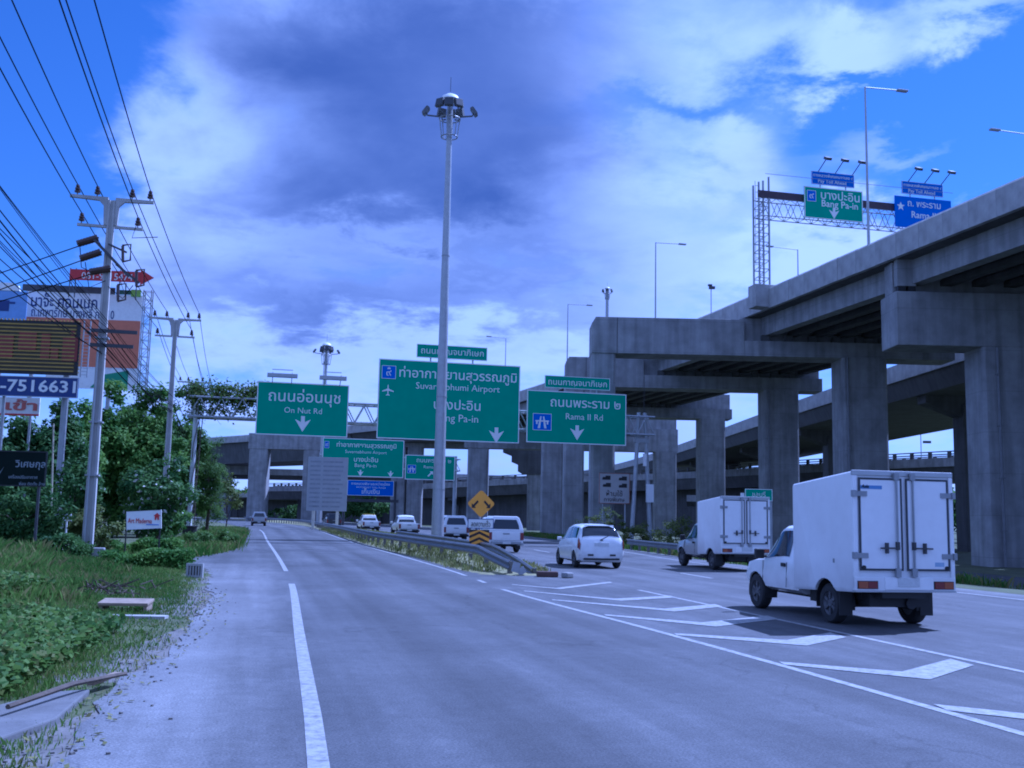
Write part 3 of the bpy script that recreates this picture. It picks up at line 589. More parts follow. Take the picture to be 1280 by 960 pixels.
# ------------------------------------------------------------------ farther flyovers
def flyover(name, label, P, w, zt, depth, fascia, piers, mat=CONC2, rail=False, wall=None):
    path = Path(P); p0 = path(path.len/2)[0]; base = Vector((p0.x, p0.y, 0)); root = empty(name, base, 0, label, 'flyover')
    zf = zt if callable(zt) else (lambda s: zt)
    def ch(o, par=root):
        o.parent = par; o.location = Vector(o.location)-base; return o
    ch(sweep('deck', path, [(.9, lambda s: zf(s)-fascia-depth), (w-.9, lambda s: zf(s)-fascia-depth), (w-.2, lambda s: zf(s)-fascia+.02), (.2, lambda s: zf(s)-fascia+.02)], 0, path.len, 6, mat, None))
    for o_ in (0, w-.3):
        if rail:
            ch(sweep('deck_edge', path, [(o_, lambda s: zf(s)-fascia), (o_+.3, lambda s: zf(s)-fascia), (o_+.3, lambda s: zf(s)-.95), (o_, lambda s: zf(s)-.95)], 0, path.len, 6, CONC, None))
            for k, zz in enumerate((0.0, -.42)): ch(sweep('handrail', path, [(o_+.05, lambda s: zf(s)+zz-.16), (o_+.22, lambda s: zf(s)+zz-.16), (o_+.22, lambda s: zf(s)+zz), (o_+.05, lambda s: zf(s)+zz)], 0, path.len, 6, CONC2, None))
            b = MB()
            for s in np.arange(1, path.len, 3.4):
                p, d, r = path(s, o_+.14); b.box((p.x, p.y, zf(s)-.5), (.34, .5, .98), Matrix.Rotation(math.atan2(-d.x, d.y), 3, 'Z'))
            tag(ch(b.build('rail_posts', CONC2)), kind='stuff')
        else:
            ch(sweep('parapet', path, [(o_, lambda s: zf(s)-fascia), (o_+.3, lambda s: zf(s)-fascia), (o_+.3, lambda s: zf(s)), (o_, lambda s: zf(s))], 0, path.len, 6, CONCL, None))
    for q in piers:
        s, off, cw = q[:3]; p, d, r = path(s*path.len, off); z1 = zf(s*path.len)-fascia-depth
        b = MB(); rot = Matrix.Rotation(math.atan2(-d.x, d.y), 3, 'Z'); b.box((p.x, p.y, (z1-1.0)/2-.4), (cw, cw*.7, z1+.2), rot); c_ = b.build('column', mat, bevel=.1); ch(c_)
        b = MB(); W2 = min(w*.36, 5); b.add([tuple(Vector((p.x, p.y, 0))+rot @ Vector((x, yy, 0))+Vector((0, 0, z))) for yy in (-.9, .9) for x, z in ((-cw*.45, z1-2.0), (cw*.45, z1-2.0), (W2, z1-.7), (W2, z1+.02), (-W2, z1+.02), (-W2, z1-.7))],
                         [tuple(range(5, -1, -1)), tuple(range(6, 12))]+[(k, (k+1) % 6, 6+(k+1) % 6, 6+k) for k in range(6)]); ch(b.build('pier_head', mat))
    if wall:
        ch(sweep('shade_wall', path, [(w*.45, -.5), (w*.45+.6, -.5), (w*.45+.6, lambda s: zf(s)-fascia-depth+.05), (w*.45, lambda s: zf(s)-fascia-depth+.05)], wall[0]*path.len, wall[1]*path.len, 5, mat, None))  # wall added under the deck, standing in for the darkness there
    return root
flyover('flyover', 'dark flyover seen behind the row of overpass columns on the right side', [(39.5, 30), (38, 70), (36.8, 100), (35.2, 150), (33.4, 222), (28, 300), (14, 380)], 20, 17.0, 1.6, 1.6,
        [(.03, 8.2, 3.2), (.19, 6.5, 3.2), (.30, 7, 3.2), (.40, 8, 3.2), (.52, 8, 3.2), (.66, 8, 3.2)])
flyover('ramp_bridge', 'low curved ramp bridge with open concrete railing behind the yellow diamond sign', [(98, 118), (66, 150), (38, 212), (26, 226), (7, 236), (-8, 246), (-24, 258), (-48, 276), (-75, 300)], 9,
        lambda s: 12.8-2.9*smooth(110, 220, s), 2.2, 2.3, [(.30, 4.5, 2.4), (.52, 4.5, 2.4), (.61, 4.5, 2.2), (.70, 4.5, 2.2), (.80, 4.5, 2.2)], rail=True, wall=(.22, .93))
flyover('flyover', 'middle level flyover crossing behind the far left portal pier', [(-160, 262), (-100, 264), (-60, 262), (-20, 268), (20, 285)], 10, 12.2, .9, 1.5, [(.2, 5, 2.2), (.42, 5, 2.2), (.60, 5, 2.2)])
flyover('flyover', 'lowest level flyover near the horizon at the far left bend', [(-200, 320), (-120, 324), (-70, 326), (-20, 330), (30, 345)], 10, 7.4, .6, 1.3, [(.2, 5, 2.2), (.30, 5, 2.4), (.44, 5, 2.4), (.5, 5, 2.2), (.6, 5, 2.2)], wall=(.1, .9))
flyover('flyover', 'short concrete flyover stub seen under the dark one at the right edge', [(35, 205), (60, 200), (95, 196)], 9, 6.6, .8, 1.2, [(.4, 4, 2), (.7, 4, 2)])

# ------------------------------------------------------------------ sign gantries and signs
class Wall:
    """A vertical plane through O whose x axis is turned by rz; gives plane coordinates of the line of sight through a photo point."""
    def __init__(s, O, rz): s.O = Vector((O[0], O[1], 0)); s.rz = rz; s.x = Vector((math.cos(rz), math.sin(rz), 0)); s.n = Vector((-math.sin(rz), math.cos(rz), 0))
    def hit(s, px, py):
        d = Vector(ray(px, py)); c = Vector((0, 0, CAMH)); t = (s.O-c).dot(s.n)/d.dot(s.n); p = c+d*t; return (p-s.O).dot(s.x), p.z
    def w(s, lx, ly, z): return s.O + s.x*lx + s.n*ly + Vector((0, 0, z))
class Sign:
    def __init__(s, wall, name, corners, label, face=GREEN, rim=SWHITE, off=-.45, cat='road sign', border=.07, group=None):
        (ax, az), (bx, bz), (cx, cz), (dx, dz) = [wall.hit(*c) for c in corners]   # TL TR BL BR
        s.x0, s.x1, s.z1, s.z0 = (ax+cx)/2, (bx+dx)/2, (az+bz)/2, (cz+dz)/2; s.wall = wall
        s.cx, s.cz = (s.x0+s.x1)/2, (s.z0+s.z1)/2; s.w, s.h = s.x1-s.x0, s.z1-s.z0
        p = wall.w(s.cx, off, s.cz); s.root = empty(name, p, wall.rz, label, cat, group)
        s.panel = panel('panel', s.w, s.h, face, rim, .07, border, s.root)
    def text(s, txt, xl, xr, y, h=None, mat=SWHITE, bold=0.0, dy=-.014):
        a, _ = s.wall.hit(xl, y); b, z = s.wall.hit(xr, y); _, zm = s.wall.hit((xl+xr)/2, y)
        return lettering(s.root, txt, (a+b)/2-s.cx, zm-s.cz, w=b-a, h=h, mat=mat, bold=bold, y=dy)
    def icon(s, poly, x, y, wpx, name='arrow', mat=SWHITE, dy=-.006):
        a, _ = s.wall.hit(x-wpx/2, y); b, z = s.wall.hit(x+wpx/2, y); return icon(s.root, name, poly, (a+b)/2-s.cx, z-s.cz, b-a, mat, dy)
    def patch(s, x0, y0, x1, y1, face=BLUE, rim=SWHITE, name='route_panel'):
        a, z1 = s.wall.hit(x0, y0); b, z0 = s.wall.hit(x1, y1)
        return panel(name, b-a, z1-z0, face, rim, .02, .035, s.root, ((a+b)/2-s.cx, -.022, (z0+z1)/2-s.cz)), (a+b)/2-s.cx, (z0+z1)/2-s.cz, min(b-a, z1-z0)
RZ = math.atan(.237)
G1 = Wall((-20.7, 67.8), RZ)
S1 = Sign(G1, 'gantry_sign', [(322, 476), (436, 484), (319, 543), (433, 548)], 'green overhead sign reading On Nut Rd with two lamps on top')
S1.text('ถนนอ่อนนุช', 335.6, 425, 498, bold=.006); S1.text('On Nut Rd', 355, 402, 514); S1.icon(ARROW, 378, 531, 20)
for xa, xb in ((334, 371), (398, 431)):
    a, z = G1.hit(xa, 471 if xa < 350 else 475); b_, _ = G1.hit(xb, 474); m_ = MB(); m_.bb(a-S1.cx, b_-S1.cx, -1.3, -.9, S1.h/2+.18, S1.h/2+.42)
    for xx in (a+.35, b_-.35): m_.bar((xx-S1.cx, .0, S1.h/2-.1), (xx-S1.cx, -1.1, S1.h/2+.5), .05)
    m_.bar((a+.3-S1.cx, -.6, S1.h/2+.75), (b_-.3-S1.cx, -.6, S1.h/2+.75), .05)
    m_.build('sign_lamp', GALV, S1.root)
S2 = Sign(G1, 'gantry_sign', [(473, 447), (649, 461), (470, 546), (646, 557)], 'largest green overhead sign reading Suvarnabhumi Airport behind the tall mast')
S2.text('ท่าอากาศยานสุวรรณภูมิ', 498, 644, 471, bold=.008); S2.text('Suvarnabhumi Airport', 518.6, 623, 486.5); S2.text('บางปะอิน', 541, 599, 507, bold=.006); S2.text('Bang Pa-in', 543, 596, 525); S2.icon(ARROW, 618.6, 545, 19)
_, cx, cz, sz = S2.patch(476.5, 457.5, 493.6, 475); lettering(S2.root, '๙', cx, cz-.06, h=.38, y=-.034, w=.34); icon(S2.root, 'crown', [(-.5, -.4), (.5, -.4), (.4, .1), (.15, -.1), (0, .5), (-.15, -.1), (-.4, .1)], cx, cz+.3, .22, SWHITE, -.028)
S2.icon(PLANE, 484, 488.7, 14.5, 'aeroplane_symbol')
S3 = Sign(G1, 'gantry_sign', [(657, 487), (781, 495), (656, 553), (779, 558)], 'green overhead sign reading Rama II Rd with blue motorway panel')
S3.text('ถนนพระราม ๒', 686, 773, 506, bold=.006); S3.text('Rama II Rd', 705, 751, 522); S3.icon(ARROW, 719, 542, 18)
_, cx, cz, sz = S3.patch(664, 517, 687, 539); motorway_icon(S3.root, cx, cz, sz*.9, -.024)
P2 = Sign(G1, 'name_plate', [(520, 430), (607.5, 437), (520, 446.8), (607, 453)], 'small green name plate standing on top of the airport sign', border=.04)
P2.text('ถนนกาญจนาภิเษก', 525, 603, 442, bold=.004)
P3 = Sign(G1, 'name_plate', [(679.4, 469.8), (760, 474.3), (679, 485), (759.8, 489.4)], 'small green name plate standing on top of the Rama II sign', border=.04)
P3.text('ถนนกาญจนาภิเษก', 683, 756, 480.5, bold=.004)
for P_, S_ in ((P2, S2), (P3, S3)):
    m_ = MB()
    for fx in (-.3, .3): m_.bb(P_.w*fx-.05, P_.w*fx+.05, .08, .16, -(P_.cz-S_.z1)-.25, P_.h*.3)
    m_.build('bracket', GALV, P_.root)

def truss(parent, x0, x1, z0, z1, d, bay, rc=.075, rw=.045, mat=GALV, names=('top_chord', 'bottom_chord', 'lattice')):
    b = MB()
    for y in (0, d): b.cyl((x0, y, z1), (x1, y, z1), rc, n=8)
    b.build(names[0], mat, parent, smooth=True); b = MB()
    for y in (0, d): b.cyl((x0, y, z0), (x1, y, z0), rc, n=8)
    b.build(names[1], mat, parent, smooth=True)
    b = MB(); n = max(1, round((x1-x0)/bay)); k = (x1-x0)/n
    for i in range(n):
        a, c = x0+i*k, x0+(i+1)*k
        for y in (0, d): b.cyl((a, y, z0), ((a+c)/2, y, z1), rw, n=5, caps=False); b.cyl(((a+c)/2, y, z1), (c, y, z0), rw, n=5, caps=False)
        for z in (z0, z1): b.cyl((a, 0, z), (c, d, z), rw*.8, n=5, caps=False); b.cyl((a, 0, z), (a, d, z), rw*.8, n=5, caps=False)
    b.build(names[2], mat, parent)
gan = empty('sign_gantry', (-20.7, 67.8, 0), RZ, 'grey steel lattice gantry spanning the road and carrying three green signs', 'gantry')
LG = 31.2
truss(gan, -.4, LG+.8, 7.85, 9.15, 1.3, 1.35)
for x, dy in ((LG-.55, 0), (LG+.3, 0)):
    pass
for (dx0, dx1) in ((-.75, .1), (.75, -.05)):   # A-shaped right support
    b = MB(); b.cyl((LG+dx0, .65, -.3), (LG+dx1+(.3 if dx0 > 0 else -.3), .65, 9.5), .165, .14, n=14); b.build('leg', GALV, gan, smooth=True)
b = MB(); b.bb(LG-.55, LG+.55, .5, .8, 7.3, 7.6); b.build('leg_brace', GALV, gan)
b = MB(); b.bb(LG+.28, LG+.85, .34, .44, 3.0, 4.3); b.build('notice_plate', SWHITE, gan)
b = MB(); b.bb(LG+.05, LG+.3, .35, .45, 5.6, 6.5); b.build('junction_box', WHITE, gan)
b = MB(); b.cyl((0, .65, -.2), (.02, .65, 8.9), .17, .15, n=14); b.build('leg', M('pale_post', (.75, .76, .75), .5, var=.1, streak=.2), gan, smooth=True)
b = MB()
for lx, ztop in ((8.2, 12.0), (LG+.2, 12.2), (-.0, 10.0)): b.cyl((lx, .65, 9.1), (lx, .65, ztop), .02, n=5)
b.build('lightning_rod', DARKST, gan)
b = MB()
for S_ in (S1, S2, S3):
    for fx in (-.35, 0, .35): b.bb(S_.cx+S_.w*fx-.06, S_.cx+S_.w*fx+.06, -.37, -.08, S_.z0+.2, S_.z1-.2)
b.build('sign_bracket', GALV, gan)
# second gantry farther along
G2 = Wall((-27, 122), RZ)
S4 = Sign(G2, 'gantry_sign', [(403, 546), (504, 552), (402, 594), (504, 598.5)], 'farther green airport sign below the largest one with two down arrows', border=.1)
S4.text('ท่าอากาศยานสุวรรณภูมิ', 420.5, 495, 557.5, bold=.01); S4.text('Suvarnabhumi Airport', 431, 483, 566); S4.text('บางปะอิน', 442, 472, 574.5, bold=.008); S4.text('Bang Pa-in', 443, 470, 582.7)
S4.icon(ARROW, 450, 591.5, 8); S4.icon(ARROW, 487.6, 593, 8); _, cx, cz, sz = S4.patch(405.5, 551.5, 411, 560.5); lettering(S4.root, '๙', cx, cz, h=.4, w=.3, y=-.034)
S5 = Sign(G2, 'gantry_sign', [(505.8, 568), (567.7, 571), (505.8, 599), (567.7, 601.5)], 'farther small green sign with up-right arrow partly hidden by the mast', border=.1)
S5.text('ถนนพระราม ๒', 520, 563, 576.3, bold=.008); S5.text('Rama II Rd', 529, 553, 584)
NE = [(.5, .5), (.5, -.12), (.28, .08), (-.3, -.5), (-.5, -.3), (.08, .28), (-.12, .5)]
S5.icon(NE, 537, 593, 7); _, cx, cz, sz = S5.patch(508.8, 581, 519, 592); motorway_icon(S5.root, cx, cz, sz*.9, -.024)
gan2 = empty('sign_gantry', (-27, 122, 0), RZ, 'farther steel gantry carrying the second airport sign', 'gantry')
gx0 = G2.hit(401, 590)[0]
truss(gan2, gx0-.2, 21.5, 7.2, 8.6, 1.3, 1.6)
for x in (gx0, 21.0):
    b = MB(); b.cyl((x, .65, -.3), (x, .65, 9), .25, .22, n=12); b.build('leg', GALV, gan2, smooth=True)
G3 = Wall((-34, 160), RZ)
S6 = Sign(G3, 'toll_sign', [(434, 599.5), (491.6, 602), (434, 618.5), (491.6, 621)], 'blue rectangular sign with white lines under the farther airport sign', face=BLUE, border=.06)
S6.text('ทางหลวงพิเศษระหว่างเมือง', 439, 487, 604.7, bold=.006); S6.text('MOTORWAY TOLL PLAZA', 445, 482, 609.5); S6.text('เก็บเงิน', 452, 474, 614, bold=.006)
gan3 = empty('sign_gantry', (-34, 160, 0), RZ, 'low dark frame holding the blue sign near the ramp piers', 'gantry')
x0, z = G3.hit(430, 622); x1, _ = G3.hit(494, 624)
b = MB(); b.bb(x0-.5, x1+.5, -.2, .2, z-.6, z-.15); b.build('beam', DARKST, gan3)
for x in (x0, x1):
    b = MB(); b.cyl((x, .2, -.3), (x, .2, S6.z1), .2, n=10); b.build('leg', DARKST, gan3, smooth=True)

# pale roadside notice board on two posts
GB = Wall((-22, 111), R(8))
NBD = Sign(GB, 'notice_board', [(385, 570), (435.3, 572.8), (383.5, 637.5), (433.2, 640)], 'tall pale grey notice board with faint rows standing on two posts by the guardrail', face=M('faded_white', (.33, .34, .36), .6, var=.08, scale=1.2), rim=SBACK, cat='notice board', off=0, border=.06)
ROWM = M('faded_row', (.25, .26, .285), .6, var=.2, scale=2)
for i in range(11):
    zz = NBD.h/2-.5-i*(NBD.h-.7)/10.6; wds = 0.42+.1*rng.random()
    b = MB(); b.bb(-NBD.w*.44, -NBD.w*.44+NBD.w*.26, -.012, .004, zz-.10, zz+.08); b.bb(-NBD.w*.12, -NBD.w*.12+NBD.w*wds, -.012, .004, zz-.10, zz+.08); b.build('text_row', ROWM, NBD.root)
for px in (391.5, 421.5):
    lx, _ = GB.hit(px, 640); b = MB(); b.bb(lx-NBD.cx-.15, lx-NBD.cx+.15, .08, .34, -NBD.cz-.2, NBD.h*.4); b.build('post', M('cream_post', (.6, .57, .47), .7, var=.1), NBD.root)

# split warning sign at the nose
GD = Wall((-1.45, 41), R(4))
lx, lz = GD.hit(601.4, 629.6); hw = abs(GD.hit(619, 629.6)[0]-lx)
dia = empty('warning_sign', GD.w(lx, 0, 0), GD.rz, 'yellow diamond warning sign with two arrows and chevron plate at the road fork', 'road sign')
b = MB(); rr = .10
def rdia(h, r):
    pts = []
    for k in range(4):
        a = math.pi/2*k; c = Vector((math.cos(a), math.sin(a)))*(h-r*1.414)
        for t in (-.785, -.39, 0, .39, .785): pts.append((c.x+r*math.cos(a+t), c.y+r*math.sin(a+t)))
    return pts
b.prism([(x, z+lz) for x, z in rdia(hw, rr)], -.02, .03); b.build('diamond_panel', AMB_SIGN, dia)
for sgn in (-1, 1):
    P_ = [(-.5, -.5), (.12, -.5), (-.08, -.28), (.5, .3), (.3, .5), (-.28, -.08), (-.5, .12)]
    b = MB(); b.prism([(-sgn*(-x)*.28 + sgn*.24 if False else sgn*(-x*.27+.23), z*.30+lz-.02) for x, z in P_], -.030, -.015); b.build('arrow', BLACK, dia)
def plate(px0, py0, px1, py1, mat, name, parent, rim=None):
    a, z1 = GD.hit(px0, py0); c, z0 = GD.hit(px1, py1); return panel(name, c-a, z1-z0, mat, rim, .03, .025, parent, ((a+c)/2-lx, 0, (z0+z1)/2)), (a+c)/2-lx, (z0+z1)/2, c-a, z1-z0
_, x_, z_, w_, h_ = plate(584.8, 648, 617, 661, SWHITE, 'word_plate', dia, NAVY); lettering(dia, 'ลดความเร็ว', x_, z_, w=w_*.74, h=h_*.62, mat=BLACK, y=-.016)
_, x_, z_, w_, h_ = plate(586.8, 662, 611.2, 685, BLACK, 'chevron_plate', dia)
for k in range(3):
    zb = z_-h_/2+h_*(.02+.32*k); t = h_*.17
    P_ = [(-w_/2, zb), (0, zb+h_*.26), (w_/2, zb), (w_/2, zb+t), (0, min(zb+h_*.26+t, z_+h_/2)), (-w_/2, zb+t)]
    b = MB(); b.prism([(x_+x, min(z, z_+h_/2)) for x, z in P_], -.012, .0); b.build('chevron_stripe', AMB_SIGN, dia)
b = MB(); b.cyl((x_, .07, 0), (x_, .07, lz+.1), .045, n=10); b.build('post', GALV, dia, smooth=True)

# grey sign with vehicle pictures in front of the left pier leg
GV = Wall((5, 75.3), RZ)
SV = Sign(GV, 'vehicle_sign', [(749, 590.6), (788, 592), (748.5, 629), (787, 630.5)], 'pale square sign with four black vehicle pictures in front of the pier leg', face=M('sign_cream', (.40, .385, .36), .6, var=.06), rim=M('rust_rim', (.22, .09, .06), .7, var=.2), off=0, border=.05)
TRK = [(-.5, -.2), (.5, -.2), (.5, .28), (-.1, .28), (-.12, .12), (-.42, .12), (-.5, -.02)]
for px, py in ((758, 597.5), (778.5, 598.5), (758.5, 606.5), (778.5, 607.5)):
    a, z = SV.wall.hit(px, py); icon(SV.root, 'vehicle_picture', TRK, a-SV.cx, z-SV.cz, .62, BLACK, -.004)
SV.text('ห้ามใช้', 758, 778, 616.5, mat=BLACK); SV.text('ทางพิเศษ', 755, 780.5, 624.5, mat=BLACK)
b = MB(); 
for fx in (-.36, .36): b.cyl((SV.w*fx, .12, -SV.cz-.3), (SV.w*fx, .12, SV.h*.3), .05, n=8)
b.build('post', GALV, SV.root)
# small green direction sign between the box trucks
GC = Wall((10, 50), R(4))
SC = Sign(GC, 'direction_sign', [(931.5, 611), (965.5, 611.6), (931.5, 626), (965.5, 626.4)], 'small green direction sign above the farther box truck beside an overpass column', off=0, border=.03)
SC.text('ชลบุรี', 940, 957, 618.6); b = MB(); b.prism([(-.5, -.2), (-.5, .2), (0, .2), (0, .5), (.5, 0), (0, -.5), (0, -.2)], -.01, 0); 
b = MB(); b.bb(SC.w*.44, SC.w*.44+.09, .08, .16, -SC.cz-.5, SC.h/2); b.build('post', GALV, SC.root)
b = MB(); b.bb(-SC.w/2-.22, -SC.w/2-.04, .0, .05, -SC.h*.42, SC.h*.15); b.build('reflector', SWHITE, SC.root)

# gantry on the upper overpass
pt, d_, r_ = PA(PA.at_y(75.2), 0)
G4 = Wall((pt.x, pt.y), RZ)
gan4 = empty('sign_gantry', (pt.x, pt.y, 18.9), RZ, 'lattice gantry with ladder tower standing on the upper overpass', 'gantry')
S7 = Sign(G4, 'gantry_sign', [(1003, 234), (1075.5, 241.5), (1002, 273), (1075, 280)], 'green Bang Pa-in sign on the upper overpass gantry against the sky', off=-.35)
S7.text('บางปะอิน', 1023, 1071, 247, bold=.008); S7.text('Bang Pa-in', 1024, 1069, 259, bold=.01); S7.icon(ARROW, 1039.5, 269, 13); _, cx, cz, sz = S7.patch(1005.5, 239, 1017, 254); lettering(S7.root, '๙', cx, cz, h=.4, w=.36, y=-.034)
S8 = Sign(G4, 'gantry_sign', [(1116, 246), (1186, 253), (1115, 284), (1185, 291)], 'blue Rama II sign on the upper gantry half hidden by the parapet', face=BLUE, rim=BLUE, off=-.35)
S8.text('ถ. พระราม', 1131, 1172, 258, bold=.008); S8.text('Rama II', 1136, 1166, 271, bold=.01); S8.icon([(0, .5), (.14, .16), (.5, .14), (.22, -.1), (.32, -.5), (0, -.26), (-.32, -.5), (-.22, -.1), (-.5, .14), (-.14, .16)], 1122.5, 259.5, 9.5, 'star_symbol')
P7 = Sign(G4, 'name_plate', [(1012, 215), (1065, 220.5), (1012, 231), (1065, 236.5)], 'small blue plate with three lamps above the green overpass sign', face=BLUE, rim=SWHITE, border=.03, off=-.3)
P8 = Sign(G4, 'name_plate', [(1124.5, 227.5), (1175.5, 232.5), (1124.5, 243), (1175.5, 248)], 'small blue plate with three lamps above the blue overpass sign', face=BLUE, rim=SWHITE, border=.03, off=-.3)
for P_, x0, x1, y in ((P7, 1014, 1063, 222.5), (P8, 1126.5, 1173.5, 234.7)):
    P_.text('ทางหลวงพิเศษหมายเลข ๙', x0, x1, y, bold=.01); P_.text('Pay Toll Ahead', x0+6, x1-8, y+7.4, bold=.01)
    for k in range(3):
        b = MB(); xx = -P_.w*.34+P_.w*.40*k; b.bar((xx, 0, P_.h/2), (xx, -1.1, P_.h/2+.55), .05); b.box((xx+.1, -1.2, P_.h/2+.62), (.42, .5, .2), Matrix.Rotation(.5, 3, 'X')); b.build('sign_lamp', DARKST, P_.root)
    b = MB(); b.bb(-P_.w*.3, -P_.w*.3+.08, .08, .14, -P_.h/2-1.1, P_.h/2); b.bb(P_.w*.3, P_.w*.3+.08, .08, .14, -P_.h/2-1.1, P_.h/2); b.build('bracket', GALV, P_.root)
bx0, bz1 = G4.hit(953, 247); _, bz0 = G4.hit(953, 269)
ZB = 18.9
truss(gan4, bx0, 15.6, bz0-ZB, bz1-ZB, 1.0, 1.15, .045, .028, STEEL)
b = MB(); b.bb(bx0-.4, 15.5, -.06, -.02, bz1-ZB+.0, bz1-ZB+.55); b.build('walkway_panel', M('walkway_rust', (.055, .036, .048), .7, var=.2), gan4)
b = MB(); b.cyl((bx0, -.5, bz1-ZB+1.7), (15.5, -.5, bz1-ZB+1.7), .02, n=5); b.build('handrail', STEEL, gan4)
tx0, _ = G4.hit(949, 300); tx1, _ = G4.hit(961.5, 300); tz = G4.hit(955, 228)[1]-ZB
for nm, xx, zt_ in (('tower_leg', tx0, tz), ('tower_leg', tx1, tz+.45)):
    b = MB(); 
    for yy in (0, .9): b.bar((xx, yy, -1.2), (xx, yy, zt_), .11)
    b.build(nm, STEEL, gan4)
b = MB(); n = 11
for i in range(n):
    z0_, z1_ = -.6+i*(bz1-ZB+.6)/n, -.6+(i+1)*(bz1-ZB+.6)/n
    for yy in (0, .9): b.bar((tx0, yy, z0_), (tx1, yy, z1_), .05); b.bar((tx0, yy, z1_), (tx1, yy, z1_), .05)
b.build('tower_lattice', STEEL, gan4)
b = MB(); lx = tx0-.34
for i in range(16): b.bar((lx, -.1, .2+i*.5), (tx0, -.1, .2+i*.5), .03)
b.bar((lx, -.1, 1.6), (lx, -.1, tz), .03)
b.build('ladder_cage', STEEL, gan4)
b = MB(); b.bb(tx0-.5, tx1+.6, -.32, .9, -1.5, -.05+.25); b.build('footing', CONCL, gan4, bevel=.05)

# ------------------------------------------------------------------ street lamps and high masts
def street_lamp(base, h, arm, ang, label, double=False, thick=.075):
    o = empty('street_lamp', base, ang, label, 'street lamp', 'tall thin lamps along the overpass')
    b = MB(); b.cyl((0, 0, -1.4), (0, 0, h), thick*1.3, thick*.7, n=8); b.cyl((0, 0, h-.03), (arm, 0, h+.06), thick*.55, thick*.5, n=6); b.build('pole', GALV, o, smooth=True)
    b = MB(); b.box((arm+.18, 0, h+.06), (.75, .30, .14), None); b.build('lamp_head', STEEL, o, bevel=.04); return o
def on_deck(Y, off): p, d, r = PA(PA.at_y(Y), off); return Vector((p.x, p.y, ZT)), math.atan2(r.y, r.x)
for Y, off, px, py, sgn, arm, lb in ((62.5, .02, 1099, 109, 1, 2.45, 'thin street lamp on the overpass parapet left of the blue gantry sign'), (96.5, .02, 820, 303, 1, 2.55, 'thin street lamp rising behind the long portal beam'),
                                (124, .02, 707, 380, 1, 2.6, 'thin street lamp behind the Rama II name plate'), (147, .02, 686, 424, -1, 2.4, 'thin street lamp with its arm to the left near the airport sign'),
                                (64.5, WA-.1, 1338, 173, -1, 4.7, 'street lamp head entering at the right edge of the sky'), (98, WA-.1, 1050, 313, -1, 2.9, 'street lamp whose head peeks just above the overpass parapet')):
    p, a = on_deck(Y, off); h = at(px, py, p.y).z-ZT; street_lamp(p, h, arm, a+(0 if sgn > 0 else math.pi), lb)
p, a = on_deck(118, WA-.1); o = empty('camera_pole', p, 0, 'short pole with a small camera head above the far parapet', 'camera pole'); h = at(907, 360, p.y).z-ZT
b = MB(); b.cyl((0, 0, -1.4), (0, 0, h), .06, n=6); b.build('pole', GALV, o); b = MB(); b.box((.1, 0, h), (.7, .4, .3)); b.box((-.12, 0, h+.3), (.5, .3, .2)); b.build('camera_head', DARKST, o)
p = at(1165, 560, 150); o = empty('street_lamp', (p.x, p.y+4, 12), 0, 'distant lamp post framed in the gap under the dark flyover', 'street lamp'); b = MB(); b.cyl((0, 0, -.5), (0, 0, 4.2), .07, n=6); b.build('pole', GALV, o); b = MB(); b.box((.9, 0, 2.1), (1.1, .4, .35)); b.build('lamp_head', DARKST, o)

